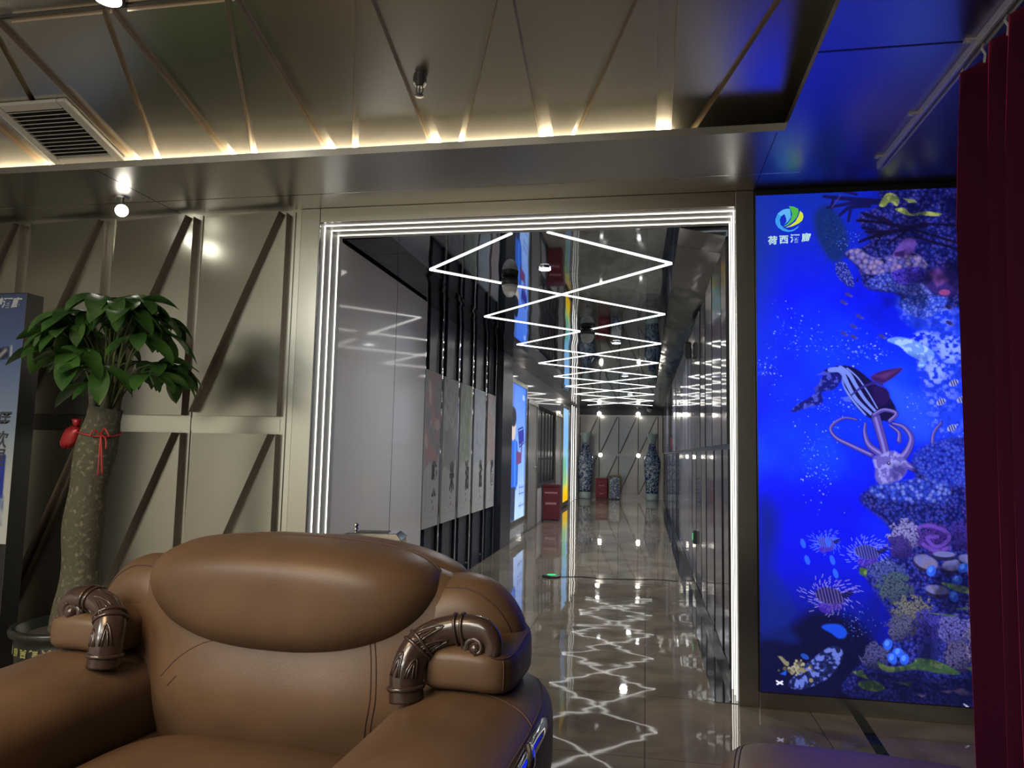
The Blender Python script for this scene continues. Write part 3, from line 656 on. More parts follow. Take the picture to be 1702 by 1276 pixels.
t = thing('curtain_rail', 'white metal curtain rail fixed under the blue lit ceiling', 'rail', (1.095, 1.9, ZS))
MB().box(-.016, -.004, -1.7, 1.74, -.032, 0).box(-.004, .010, -1.7, 1.74, -.012, 0).box(.010, .018, -1.7, 1.74, -.032, 0).build('track', 'rail', t, bevel=.002)
for yy in (1.66, 1.22, .68, .1, -.6): MB().box(-.045, -.014, yy - .012, yy + .012, -.008, 0).disc((-.034, yy, -.012), .006, 'z', .006, 8).build('bracket', 'rail', t)
t = thing('curtain', 'dark red velvet curtain hanging in folds at the right edge', 'curtain', (1.10, 0, 0))
m = MB(); ny = 220; nz = 14; ya, yb = .5, 2.765
for i in range(nz + 1):
    z = .02 + (2.585 - .02) * i / nz
    for j in range(ny + 1):
        q = j / ny; y = yb - (yb - ya) * q; ph = (yb - y) / .17 * 2 * PI
        amp = .06 + .012 * math.sin(q * 31 + 1) + .012 * (1 - i / nz); fl = .012 * math.sin(q * 50 + i * .2)
        pinch = .55 + .45 * min(1, (1 - i / nz) * 5)
        x = math.sin(ph + .35 * math.sin(ph * .5) + .1 * math.sin(i * .5)) * amp * pinch + fl * .4
        m.v.append((x, y + .015 * math.cos(ph) * pinch * (1 if j > 6 else 0) + .03 * (1 - i / nz) * math.exp(-q * 20) * -1, z + (0.0 if i < nz else .012 * math.sin(ph))))
for i in range(nz):
    for j in range(ny):
        a = i * (ny + 1) + j; m.f.append((a, a + 1, a + ny + 2, a + ny + 1)); m.mi.append(0)
cf = m.build('fabric', 'curtain', t, smooth=True, fix=False)
so = cf.modifiers.new('thick', 'SOLIDIFY'); so.thickness = .004
for k in range(12):
    y = 2.72 - k * .16
    MB().tube([(0, y, 2.56), (.004, y, 2.59), (-.006, y, 2.61), (0, y, 2.628)], .0045, 6).build('hook', 'rail', t)

# ------------------------------------------------------------------ aquarium light box
def cells(P, c, seed):
    rs = np.random.RandomState(seed); gh = int(P.h / c) + 4; gw = int(P.w / c) + 4
    jx = rs.rand(gh, gw); jy = rs.rand(gh, gw); rid = rs.rand(gh, gw)
    gx_ = P.X / c + 1; gy_ = P.Y / c + 1; ix = gx_.astype(int); iy = gy_.astype(int); best = np.full(P.X.shape, 9.0); bid = np.zeros(P.X.shape)
    for dy in (-1, 0, 1):
        for dx in (-1, 0, 1):
            a = np.clip(iy + dy, 0, gh - 1); b = np.clip(ix + dx, 0, gw - 1)
            d = np.hypot(b + jx[a, b] - gx_, a + jy[a, b] - gy_); m = d < best; best = np.where(m, d, best); bid = np.where(m, rid[a, b], bid)
    return best, bid
def aquarium():
    P = Paint(360, 840, 1.05); rr = random.Random(11)
    _poly = P.poly; _line = P.line
    P.poly = lambda pts, soft=.8: _poly(pts, soft, 5 if len(pts) > 4 else 0)
    P.line = lambda pts, w, soft=.8: _line(pts, w, soft, 7)
    A = lambda x, y: ((x - 92) * .2906, (y - 92) * .2878)
    B = lambda x, y: ((x - 97) * .2800, 238.7 + y * .2829)
    C = lambda x, y: ((x - 97) * .3165, 544.7 + y * .3325)
    AP = lambda l: [A(*p) for p in l]; BP = lambda l: [B(*p) for p in l]; CP = lambda l: [C(*p) for p in l]
    n1 = noise2(P.H, P.W, 120, 1, 4); n2 = noise2(P.H, P.W, 40, 2, 4); n3 = noise2(P.H, P.W, 7, 3, 3)
    v = P.Y / 840
    stops = [(0, '#10309a'), (.12, '#0c26b8'), (.22, '#0418d8'), (.36, '#0a34f0'), (.50, '#0630f0'), (.62, '#0414d6'), (.74, '#0410cc'), (.84, '#08188c'), (.92, '#061050'), (1, '#040a28')]
    for ch in range(3): P.im[..., ch] = np.interp(v, [a for a, b in stops], [lin(b)[ch] for a, b in stops])
    P.lay(np.clip((n1 - .5) * 4, 0, 1) * np.clip(1 - abs(v - .45) * 3, 0, 1), '#1250ff', .7)
    P.lay(np.clip((.46 - n1) * 5, 0, 1), '#0412b4', .5)
    P.lay(np.clip(1 - P.X / 55, 0, 1) * np.clip(1.05 - abs(v - .1) * 3.2, 0, 1), '#173a86', .9)        # dull haze at the upper left
    P.lay(P.poly(CP([(97, 0), (200, 60), (160, 400), (270, 560), (97, 900)]), 30), '#0c2474', .8)
    P.lay(P.poly(CP([(97, 640), (260, 560), (400, 480), (640, 560), (700, 900), (97, 900)]), 20), '#050b38', .95)
    P.lay(P.poly(CP([(160, 300), (290, 470), (250, 560), (300, 640), (180, 640), (110, 600)]), 12), '#0f2a80', .5)
    P.lay(P.poly(AP([(450, 210), (520, 170), (600, 260), (640, 400), (600, 500), (540, 510), (480, 420), (440, 300)]), 10), '#12306a', .95)   # shoal
    for k in range(900):
        x, y = rr.gauss(540, 45), rr.gauss(340, 85); x, y = A(x, y)
        P.dot(x, y, .7, rr.choice(['#0b2450', '#0a2058', '#2a4c80']), .6)
    # distant pale cliff
    cl = P.poly(AP([(920, 720), (1200, 700), (1330, 680), (1350, 1270)]) + BP([(1385, 200), (1390, 700), (1160, 620), (1090, 400), (1060, 200), (1100, 60), (980, -60)]), 14)
    P.lay(cl, '#2148d4', .8); P.lay(cl * np.clip((n3 - .48) * 6, 0, 1) * np.clip((n2 - .35) * 3, 0, 1), '#86a0ee', .75); P.lay(cl * np.clip((.45 - n3) * 6, 0, 1), '#16299c', .5)
    P.lay(P.poly(BP([(880, 330), (960, 350), (1100, 420), (1130, 640), (1010, 640), (900, 480)]), 25), '#2f62ee', .6)
    for q in ((1090, 60, 70, 40), (1230, 120, 60, 70), (1150, 250, 45, 60)):
        cx, cy = B(q[0], q[1]); P.lay(P.ell(cx, cy, q[2] * .3, q[3] * .3, 0, .5) * np.clip((n3 - .38) * 5, 0, 1), '#8fb0f2', .9)
    def reef(mask, size, seed, dark, cols, amt=1.0, pw=1.0):
        f, i = cells(P, size, seed); sh = np.clip(1.05 - f * 1.25, 0, 1) ** pw; P.lay(mask, dark, .95 * amt)
        for k, c in enumerate(cols):
            sel = (i >= k / len(cols)) & (i < (k + 1) / len(cols)); P.lay(mask * sel * sh, c, .95 * amt)
    rough = (n3 - .5) * 14
    def region(pts, soft=2.5):
        m = P.poly(pts, soft); return m
    m = region(AP([(860, 60), (1320, 50), (1345, 720), (1190, 800), (940, 800), (920, 720), (740, 680), (690, 560), (640, 500), (620, 470), (760, 400), (700, 250), (820, 180)]), 6)
    reef(m, 5.5, 21, '#070c3e', ['#27348c', '#39409c', '#1a2670', '#4c4794'], 1, 1.2)
    reef(region(AP([(620, 470), (690, 440), (800, 500), (1000, 470), (1080, 560), (960, 590), (820, 600), (730, 590), (690, 540)]), 3), 7.5, 22, '#141650', ['#7d78b4', '#a08fae', '#6a69b2', '#8c7fa8'], 1, .7)
    reef(region(AP([(730, 660), (800, 600), (900, 590), (960, 700), (860, 700)]), 3), 4.5, 23, '#0c1460', ['#4e63c8', '#6c7cd2', '#3a4cb4'], 1, .8)
    reef(region(AP([(890, 580), (1040, 560), (1070, 620), (960, 660), (900, 640)]), 3), 3.5, 24, '#1a1080', ['#5442c4', '#6650c8'], 1, .8)
    reef(region(AP([(900, 670), (1080, 640), (1100, 720), (960, 730)]), 3), 5, 25, '#101a78', ['#7f8fdc', '#5c70cc'], 1, .8)
    reef(region(AP([(930, 760), (1000, 730), (1170, 740), (1160, 800), (1060, 860), (960, 830)]), 4), 4.5, 26, '#16309c', ['#5878dc', '#7890e0', '#4060cc'], 1, .9)
    P.lay(region(AP([(1050, 640), (1120, 560), (1240, 590), (1330, 620), (1230, 720), (1120, 720)]), 4), '#3a2a70', .9); P.lay(region(AP([(1090, 600), (1140, 570), (1200, 640), (1130, 680)]), 5), '#7a4c8c', .8)
    cx, cy = A(1290, 560); P.lay(P.ell(cx, cy, 18, 24), '#1a1850', .9); cx, cy = A(1170, 712); P.lay(P.ell(cx, cy, 9, 5), '#a04878', .8)
    P.lay(region(AP([(890, 480), (960, 390), (1020, 400), (1000, 470), (930, 500)]), 3), '#6a4a98', .95); P.lay(region(AP([(900, 470), (960, 455), (950, 500), (900, 490)]), 3), '#2a1c50', .9)
    for a in ([(500, 115), (600, 130), (830, 160)], [(520, 185), (700, 160), (860, 170)], [(560, 120), (540, 190)], [(590, 235), (650, 190), (760, 180)], [(640, 270), (655, 200)], [(690, 110), (620, 90)]):
        P.lay(P.line(AP(a), [5, 9]), '#151650', .95)
    P.lay(P.line(AP([(545, 185), (600, 110)]), [2, 5]), '#4c3a78', .8)
    for a in ([(700, 270), (840, 290), (960, 320), (1080, 310)], [(720, 225), (800, 260), (860, 290)], [(690, 270), (760, 275)], [(740, 340), (850, 345), (1000, 330)], [(700, 400), (780, 370), (860, 350)], [(790, 420), (830, 360)], [(860, 420), (960, 350)], [(720, 315), (790, 330)], [(1000, 330), (1300, 440)], [(1020, 380), (1280, 470)], [(900, 300), (830, 250)], [(1050, 300), (1250, 320)]):
        P.lay(P.line(AP(a), [4, 8]), '#140c30', .92)
    for a in ([(820, 180), (870, 110), (930, 140), (920, 190), (880, 165), (850, 192)], [(910, 210), (960, 205), (1000, 240), (1080, 230), (1165, 245), (1150, 258), (1090, 255), (1060, 250), (980, 250)], [(960, 148), (1020, 155), (1035, 175), (985, 172)]):
        m = region(AP(a), 2); P.lay(m, '#76863a', .95); P.lay(m * np.clip((n3 - .5) * 8, 0, 1), '#b4bc5c', .7)
    # spotted grey fish
    m = P.poly(AP([(560, 530), (585, 512), (620, 530), (660, 620), (665, 660), (640, 675), (600, 640), (565, 590)]), 3); P.lay(m, '#1c2a86')
    for k in range(160): x, y = A(rr.uniform(560, 665), rr.uniform(520, 670)); P.dot(x, y, .7, '#7a86cc', .8 * m[min(int(y * P.k), P.H - 1), min(int(x * P.k), P.W - 1)])
    P.lay(P.poly(AP([(690, 600), (672, 640), (690, 640)]), 2), '#141c60')
    for x, y in ((690, 845), (655, 905), (600, 945), (655, 965), (815, 965), (1190, 800), (1190, 890), (600, 760), (630, 715)):
        x, y = A(x, y); P.lay(P.ell(x, y, 6, 3, .5), '#3a3c82' if x < 260 else '#2a1e48', .9); P.lay(P.ell(x + 5, y + 3, 3, 2), '#5a5488', .6)
    # pale seal
    m = P.poly(AP([(845, 990), (900, 970), (980, 985), (1050, 1020), (1100, 1060), (1095, 1100), (1060, 1110), (1040, 1145), (1010, 1140), (1020, 1105), (960, 1070), (910, 1020)]), 3)
    P.lay(m, '#6f9fd8'); P.lay(m * np.clip((n3 - .5) * 7, 0, 1), '#b4dcf0', .8); P.lay(m * P.poly(AP([(960, 1070), (1100, 1080), (1060, 1110), (1000, 1110)]), 8), '#4468b8', .7)
    # bubbles
    def bub(fn, n, cx, cy, sx, sy, r0, r1, cols=('#5f90f0', '#a8ccff', '#2f62f0', '#2f62f0')):
        for k in range(n):
            x, y = fn(rr.gauss(cx, sx), rr.gauss(cy, sy)); P.dot(x, y, r0 + (r1 - r0) * rr.random() ** 2.2, rr.choice(cols), rr.uniform(.3, .95))
    bub(A, 120, 300, 950, 80, 90, .4, 1.3); bub(A, 110, 560, 1000, 130, 60, .4, 1.3); bub(A, 70, 740, 1070, 60, 40, .6, 2.2); bub(A, 60, 140, 1170, 40, 40, .5, 1.8)
    bub(A, 60, 640, 380, 60, 30, .4, .9); bub(B, 170, 560, 450, 140, 60, .4, 1.4); bub(B, 190, 450, 780, 60, 110, .4, 1.3); bub(B, 70, 1020, 490, 60, 60, .4, 1.0); bub(B, 60, 1290, 640, 30, 60, .5, 1.4); bub(C, 90, 600, 540, 50, 40, .3, .9)
    # striped whale, tail first
    tail = BP([(300, 490), (340, 450), (440, 390), (460, 340), (520, 250), (600, 225), (640, 250), (610, 300), (560, 360), (490, 380), (490, 440), (400, 470), (320, 500)])
    P.lay(P.poly(tail, 3), '#141c78'); P.lay(P.poly(tail, 3) * np.clip((n3 - .55) * 8, 0, 1), '#5a6ad0', .6)
    P.lay(P.poly(BP([(455, 275), (530, 240), (520, 270)]), 2), '#4a50b0'); P.lay(P.poly(BP([(435, 360), (470, 330), (465, 370)]), 2), '#3a40a0')
    body = BP([(500, 250), (590, 218), (680, 230), (760, 290), (830, 350), (880, 400), (920, 480), (900, 545), (850, 545), (790, 540), (720, 500), (650, 420), (610, 330), (600, 270)])
    P.lay(P.poly(body, 3), '#140f4a')
    for a, w in (([(540, 245), (600, 250), (640, 330), (690, 420), (780, 510)], [9, 5]), ([(600, 232), (650, 270), (690, 340), (740, 420), (800, 490)], [8, 4]), ([(640, 235), (700, 290), (760, 380), (810, 470)], [2.5, 2]), ([(560, 300), (600, 290), (620, 350), (680, 440), (740, 510)], [4, 3])):
        P.lay(P.line(BP(a), w) * P.poly(body, 3), '#7f9ae0', .9)
    P.lay(P.poly(BP([(775, 290), (840, 250), (960, 232), (920, 280), (840, 325)]), 3), '#40205c'); P.lay(P.poly(BP([(800, 280), (940, 240), (860, 300)]), 5), '#6a3a74', .7)
    P.lay(P.poly(BP([(790, 340), (860, 350), (885, 400), (850, 450), (800, 430)]), 4), '#2a1458')
    P.lay(P.poly(BP([(605, 410), (650, 400), (660, 435), (620, 430)]), 2), '#5068d0'); P.lay(P.line(BP([(660, 395), (720, 350), (800, 320), (840, 330)]), [3, 6]), '#352a80', .9)
    # squid wrapped round it
    for a, w in (([(690, 540), (620, 530), (560, 560), (535, 600), (570, 650), (650, 690), (770, 745)], [2, 7]), ([(740, 560), (735, 620), (760, 690), (830, 740)], [3, 12]), ([(900, 560), (960, 580), (1000, 640), (980, 710), (940, 760)], [4, 13]), ([(880, 570), (930, 610), (930, 660)], [3, 7]), ([(1175, 550), (1130, 610), (1120, 680), (1130, 750), (1090, 810), (1010, 815), (940, 780)], [2, 12]), ([(1085, 850), (1040, 890), (950, 920), (850, 930)], [8, 4]), ([(800, 520), (820, 600), (845, 700), (860, 790)], [14, 12]), ([(790, 510), (850, 480), (920, 500), (880, 545)], [6, 6])):
        P.lay(P.line(BP(a), [w[0] + 2, w[1] + 2]), '#100a3c', .8); P.lay(P.line(BP(a), w), '#5a4c98', .95)
        P.lay(P.line([(x - 1.2, y - 1) for x, y in BP(a)], [w[0] * .3, w[1] * .35]), '#9a90cc', .7)
    m = P.poly(BP([(780, 760), (830, 740), (900, 720), (970, 780), (960, 850), (900, 900), (830, 920), (790, 880), (790, 820)]), 4)
    P.lay(m, '#6a64a8'); P.lay(m * np.clip((n3 - .5) * 8, 0, 1), '#a8a8d8', .8); P.lay(m * P.poly(BP([(880, 800), (980, 780), (960, 860), (880, 900)]), 10), '#33307c', .7)
    P.dot(*B(868, 790), 3, '#181040'); P.dot(*B(868, 788), 1.2, '#b8b0d8')
    for x, y in ((1330, 285), (1290, 415), (1250, 320), (1175, 430), (1230, 580), (1330, 510)):
        X, Y = B(x, y); P.lay(P.ell(X, Y, 8, 5, -.5), '#9aa6d8')
        for k in range(3): P.lay(P.line([(X - 5 + k * 4, Y - 5), (X - 2 + k * 4, Y + 5)], 1.8) * P.ell(X, Y, 8, 5, -.5), '#0c1044')
    # lower reef
    low = BP([(700, 1010), (790, 930), (1010, 900), (1010, 760), (1200, 650), (1400, 690)]) + CP([(1225, 0), (1235, 890), (560, 880), (600, 740), (700, 640), (790, 560), (760, 470), (660, 330), (620, 260), (780, 200), (770, 60)])
    reef(P.poly(low, 8), 5, 31, '#080c44', ['#2b3a9c', '#3a4aac', '#1c2878', '#4a4aa0'], 1, 1.1)
    reef(region(BP([(760, 930), (900, 900), (1080, 870), (1200, 900), (1180, 1000), (950, 1010), (800, 990)]), 6), 6, 32, '#0a1878', ['#4a68d8', '#7f98e4', '#3450c0'], .9, .9)
    reef(region(BP([(1010, 740), (1200, 650), (1390, 720), (1390, 900), (1100, 880)]), 8), 5, 33, '#0a1484', ['#2f4cc4', '#4a64d0'], .9, 1)
    for x, y, r, c, d in ((850, 100, 78, '#a8a6d0', '#1c1850'), (1000, 110, 80, '#5a3c98', '#20104c'), (1150, 90, 80, '#4a3a9a', '#181048'), (820, 160, 60, '#4c3a90', '#1a1050'), (760, 290, 80, '#5866a0', '#0e1a50'), (800, 360, 80, '#5c7468', '#101c48'), (880, 480, 95, '#8a8c70', '#181a30'), (820, 540, 70, '#6a6c80', '#12163c'), (980, 530, 90, '#4a48a8', '#140f48'), (1080, 540, 80, '#7474b0', '#100f40'), (1100, 660, 75, '#6a6484', '#0e0c28'), (950, 640, 55, '#35408c', '#10164c'), (690, 690, 70, '#5c6088', '#0c1034'), (1190, 560, 50, '#7c7888', '#100e28')):
        cx, cy = C(x, y); 
        dd = np.hypot((P.X - cx) / (r * .34), (P.Y - cy) / (r * .31)) + (n3 - .5) * .9; mk = np.clip((1 - dd) / .12, 0, 1)
        reef(mk, rr.uniform(2.6, 4.2), int(x + y), d, [c, c], .92, .8); P.lay(mk * np.clip((P.Y - cy + (P.X - cx) * .5) / (r * .4), 0, 1), d, .75)
    for a in ([(920, 60), (980, 50), (1060, 80), (1060, 120), (1000, 150), (960, 110), (1010, 100)], [(940, 140), (1000, 170), (1070, 150)]): P.lay(P.line(CP(a), 6), '#6a48a4', .9)
    for k, (x, y) in enumerate(((950, 60), (830, 110))):
        X, Y = C(x, y)
    for q in ((950, 230, 60, 38, .3), (1080, 240, 52, 30, -.2), (1160, 210, 50, 26, .2), (1000, 360, 58, 26, .1), (1180, 260, 30, 40, 0), (1040, 190, 55, 16, 0)):
        cx, cy = C(q[0], q[1]); m = P.ell(cx, cy + 3, q[2] * .32, q[3] * .32, q[4], .2); P.lay(m, '#2c2440', .9); m = P.ell(cx, cy - 2, q[2] * .31, q[3] * .28, q[4], .25); P.lay(m, '#6f76a0', .95); P.lay(m * np.clip((n3 - .5) * 6, 0, 1), '#9a8e96', .8)
    for x, y in ((975, 265), (1130, 245), (1100, 305), (1080, 380), (750, 625), (800, 660), (830, 690), (770, 690)):
        cx, cy = C(x, y); P.lay(P.ell(cx, cy, 7, 9, rr.uniform(0, 3)), '#2f6ad8', .9); P.lay(P.ell(cx - 1, cy - 2, 3.5, 5, .4), '#64a0f0', .7)
    for a in ([(1020, 320), (1090, 325), (1200, 345), (1190, 365), (1090, 355)], [(700, 710), (760, 730), (860, 710), (900, 680), (1000, 690), (1100, 740), (1010, 745), (880, 735), (760, 755), (710, 740)], [(570, 765), (620, 755), (650, 795), (600, 785)], [(600, 815), (680, 800), (730, 830), (690, 850), (620, 840)], [(780, 800), (870, 790), (850, 815)], [(1130, 710), (1200, 695), (1220, 720), (1150, 725)], [(950, 465), (1090, 468), (1080, 478)], [(620, 265), (660, 270), (650, 310), (615, 295)], [(1060, 440), (1170, 425), (1160, 440)]):
        m = region(CP(a), 2); P.lay(m, '#456a34', .95); P.lay(m * np.clip((n3 - .48) * 8, 0, 1), '#86a048', .7)
    for k in range(46):
        x = 1160 + rr.uniform(-25, 55); y = 400 + k * 6; P.lay(P.line(CP([(x, y), (x + rr.uniform(-20, 20), y + rr.uniform(-18, 18))]), 1.6), '#8c8690', .7)
    P.lay(P.poly(CP([(640, 740), (900, 760), (1235, 740), (1235, 900), (540, 900), (560, 830)]), 22), '#03061c', .72)
    for a in ([(1060, 820), (1110, 805), (1160, 830), (1100, 840)], [(1000, 825), (1060, 820), (1040, 835)], [(890, 850), (930, 850), (910, 862)]): P.lay(region(CP(a), 3), '#5c4c58', .8)
    # lionfish
    def lion(x, y, r, col, spike):
        cx, cy = C(x, y); R = r * .32
        for k in range(40):
            a = 2 * PI * k / 40 + rr.uniform(-.08, .08); L = R * rr.uniform(.9, 1.6); dn = 0
            for u in range(6):
                if u % 2 and rr.random() < .8: continue
                u0, u1 = .3 + u * .12, .3 + (u + 1) * .12
                P.lay(_line([(cx + L * u0 * math.cos(a) * 1.15, cy + L * u0 * .8 * math.sin(a)), (cx + L * u1 * math.cos(a + .08) * 1.15, cy + L * u1 * .8 * math.sin(a + .08))], 1.5 - u * .12), spike, .6)
        m = P.ell(cx, cy, R * .75, R * .42, .15); P.lay(m, col, .95)
        for k in range(11):
            X = cx - R * .8 + k * R * .16; P.lay(_line([(X, cy - R * .45), (X + R * .2, cy + R * .45)], .9) * m, '#8a84c0', .7)
        P.lay(P.ell(cx - R * .25, cy + R * .62, R * .36, R * .26, .3), '#4a2a9c', .7); P.lay(P.ell(cx + R * .3, cy + R * .5, R * .32, R * .2, -.3), '#503088', .6)
        P.lay(P.poly([(cx + R * .5, cy - R * .1), (cx + R * 1.05, cy - R * .35), (cx + R * 1.2, cy - R * .2), (cx + R * .8, cy + R * .1)]), '#141048', .85)
    lion(465, 410, 100, '#2c2258', '#a8a0d0'); lion(660, 190, 85, '#27307c', '#8ca0e0'); lion(450, 150, 60, '#1c3ab0', '#5a80e8')
    for x, y in ((495, 300), (460, 150), (480, 235), (330, 160), (350, 240)): cx, cy = C(x, y); P.lay(P.ell(cx, cy, 4, 8, -.3), '#2f6ef0', .8)
    P.lay(region(CP([(420, 565), (440, 548), (510, 545), (545, 575), (535, 605), (500, 610), (470, 590)]), 3), '#1450c8', .95)
    m = region(CP([(245, 850), (290, 790), (380, 710), (460, 655), (510, 655), (520, 700), (470, 780), (400, 830), (300, 865)]), 3); P.lay(m, '#24346c'); P.lay(m * np.clip((n3 - .48) * 9, 0, 1), '#6f84c0', .85); P.lay(m * np.clip((.45 - n3) * 9, 0, 1), '#101838', .8)
    for k in range(46): x, y = C(rr.gauss(290, 38), rr.gauss(765, 22)); P.dot(x, y, rr.uniform(1.5, 3.4), rr.choice(['#8a8658', '#aaa678', '#5e5c40']))
    P.lay(region(CP([(190, 715), (210, 715), (245, 745), (225, 755)]), 2), '#8c8858'); P.lay(region(CP([(200, 800), (235, 780), (230, 805)]), 2), '#1c5ac0'); P.lay(P.ell(*C(330, 708), 7, 4, .4), '#2458b0', .8)
    # small white starfish shapes at the bottom
    for a in ([(1112, 878), (1155, 900), (1208, 898)], [(1155, 900), (1150, 915)], [(183, 835), (212, 848)], [(185, 850), (212, 835)]): P.lay(P.line(CP(a), 2.4), '#ffffff', 1)
    sh = np.clip((P.X - 150) / 120, 0, 1) * np.clip((.52 - n2) * 5, 0, 1) * np.maximum(np.clip((250 - P.Y) / 60, 0, 1), np.clip((P.Y - 560) / 60, 0, 1))
    P.lay(sh, '#040830', .75); P.lay(np.clip((n3 - .5) * 5, 0, 1) * np.clip((P.X - 170) / 100, 0, 1) * np.clip((P.Y - 470) / 60, 0, 1), '#050a38', .35)
    P.lay(np.clip((P.X - 300) / 60, 0, 1) * np.clip(1 - P.Y / 160, 0, 1), '#03061c', .6)
    g = P.im; lum = g.mean(2, keepdims=True); g = g * np.array([.62, .60, .93])
    return g * (0.55 + 0.45 * np.clip(lum / .18, 0, 1) ** .5)
ab = thing('aquarium_light_box', 'large backlit aquarium poster with squid and striped whale beside the portal', 'light box', (.565, YW, 0))
PX, PZ = 1.035 / 360, 2.53 / 840
MB().box(-.003, 1.10, -.04, 0, .08, 2.645).build('frame', 'black', ab, bevel=.002)
MB().box(-.003, 1.40, -.03, 0, 0, .08).build('plinth', 'frame', ab, bevel=.002)
M['lit_aquarium'] = vcol('backlit_aquarium', 1.55)
print_grid('picture', aquarium(), (0, -.041, 2.617), (1.035, 0, 0), (0, 0, -2.53), 'lit_aquarium', ab)
lg = [(430, 250), (380, 250), (330, 262), (265, 310), (232, 390), (235, 450), (270, 510), (330, 553), (400, 572), (470, 562), (530, 522), (572, 450), (545, 492), (470, 540), (410, 548), (345, 518), (300, 465), (290, 400), (310, 350), (355, 320), (380, 390), (378, 430), (350, 465), (400, 430), (440, 370), (438, 300)]
M['logo_blue'] = emis('logo_blue', lin('#3f9cf0'), 1.0); M['logo_sky'] = emis('logo_sky', lin('#5fb4f4'), 1.0); M['logo_green'] = emis('logo_green', lin('#4fb84a'), 1.0); M['logo_yellow'] = emis('logo_yellow', lin('#cfe040'), 1.0)
def flat(polys, name, mname, parent, y=-.0425):
    m = MB()
    for pl in polys:
        pts = [((4.1 + x * .129) * PX, y, 2.617 - (-6.1 + yy * .128) * PZ) for x, yy in pl]
        m.add(pts, [tuple(range(len(pts)))])
    return m.build(name, mname, parent, fix=False)
flat([lg[3:13] + lg[13:20] + lg[19:20]], 'emblem', 'logo_blue', ab); flat([lg[0:4] + lg[18:26]], 'emblem', 'logo_sky', ab, -.0427)
flat([[(415, 215), (480, 222), (540, 255), (545, 300), (520, 370), (470, 430), (400, 478), (330, 500), (390, 460), (440, 400), (458, 330), (445, 270)]], 'emblem', 'logo_green', ab, -.0429)
flat([[(565, 285), (600, 320), (608, 370), (590, 420), (540, 460), (460, 495), (360, 515), (430, 482), (500, 430), (540, 360)]], 'emblem', 'logo_yellow', ab, -.043)
m = MB()
for i, ch in enumerate('荷西酒廊'):
    v, f_ = text_mesh(ch, .047, .0016); m.add([(.083 + i * .0555 + x, -.0435, 2.369 + i * .0035 + z) for x, y, z in v], f_)
m.build('lettering', 'letter_white', ab, fix=False)

# ------------------------------------------------------------------ standing sign at the left
sg = thing('standing_sign', 'tall navy standing sign box with black sides behind the potted tree', 'sign', (-3.431, 3.50, 0))
MB().box(-.80, 0, .004, .125, .02, 2.079).build('body', 'black', sg, bevel=.003)
MB().box(-.85, .02, -.03, .155, 0, .02).build('base', 'black', sg, bevel=.004)
M['sign_print'] = vcol('sign_print', None, .45)
P = Paint(80, 150, 1); g = P.Y / 150
for ch in range(3): P.im[..., ch] = np.interp(g, [0, .25, .55, .75, 1], [lin(c)[ch] for c in ('#3a4668', '#4c5f8a', '#76879c', '#a8aca8', '#b0b2ae')])
P.lay(P.poly([(50, 98), (76, 98), (76, 124), (50, 124)]), '#20308c'); P.lay(P.poly([(46, 122), (77, 122), (77, 140), (46, 140)]) * noise2(P.H, P.W, 4, 8), '#3a5a90')
P.lay(P.poly([(50, 36), (72, 33), (72, 40), (52, 46)]), '#20283c'); P.lay(P.line([(54, 41), (60, 37), (64, 41), (70, 35)], 1.2), '#b8b8c0', .8); P.lay(P.line([(73.5, 33), (73.5, 40)], 1.2), '#b8bcc4', .8)
print_grid('picture', P.im, (-.795, .0035, 2.074), (.793, 0, 0), (0, 0, -1.39), 'sign_print', sg)
def sgl(s, size, xr, z, mname, shear=.2, sy=1.0, bold=.002):
    v, f_ = text_mesh(s, size, bold, shear, align='RIGHT', sy=sy)
    MB().add([(xr + x, .0025, z + zz_) for x, y, zz_ in v], f_).build('lettering', mname, sg, fix=False)
sgl('樽酒廊', .062, -.035, 2.018, 'print_white')
sgl('涯', .12, -.045, 1.345, 'print_ink'); sgl('欢', .10, -.05, 1.245, 'print_ink'); sgl('果', .11, -.055, 1.145, 'print_ink')
for k, (x, z) in enumerate(((-.045, .60), (-.10, .585), (-.06, .52), (-.11, .50), (-.07, .45), (-.09, .34))):
    MB().disc((x, -.002, z), .006, 'y', .006, 10).build('rivet', 'chrome', sg)

# ------------------------------------------------------------------ potted money tree
random.seed(7)
pt = thing('potted_money_tree', 'potted money tree with thick bare trunk and glossy leaves beside the left wall', 'plant', (-2.80, 3.25, 0))
MB().lathe([(.17, 0), (.185, .02), (.215, .28), (.217, .315), (.238, .325), (.243, .345), (.236, .36), (.21, .355), (.20, .30), (.02, .30)], 36).build('pot', 'pot', pt, smooth=True)
MB().lathe([(.2, .30), (.16, .325), (.08, .34), (.01, .342)], 24).build('soil', 'soil', pt, smooth=True)
m = MB()
def around(s, z, size, a0, da):
    for i, ch in enumerate(s):
        v, f_ = text_mesh(ch, size, .002); a = a0 + i * da
        r = .17 + (z / .28) * .043 + .004; ca, sa = math.cos(a), math.sin(a)
        m.add([(r * ca - x * sa, r * sa + x * ca, z + zz_) for x, y, zz_ in v], f_)
around('健康富貴吉祥平安', .262, .044, -PI / 2 - 1.25, .27); around('招財進寶招財進寶', .20, .044, -PI / 2 - 1.25, .27)
m.build('lettering', 'pot_text', pt, fix=False)
def tr(z): return Vector((.02 + .105 * ((z - .3) / 1.1) + .015 * math.sin(z * 5), .01 * math.sin(z * 4), z))
zs = [.28 + i * .06 for i in range(20)]
trunk = MB().tube([tr(z) for z in zs], [(.125 - .035 * min((z - .28) / .25, 1) + .006 * math.sin(z * 17)) * (1 if z < 1.35 else .93) for z in zs], 18)
trunk.build('trunk', 'bark', pt, smooth=True)
st = MB()
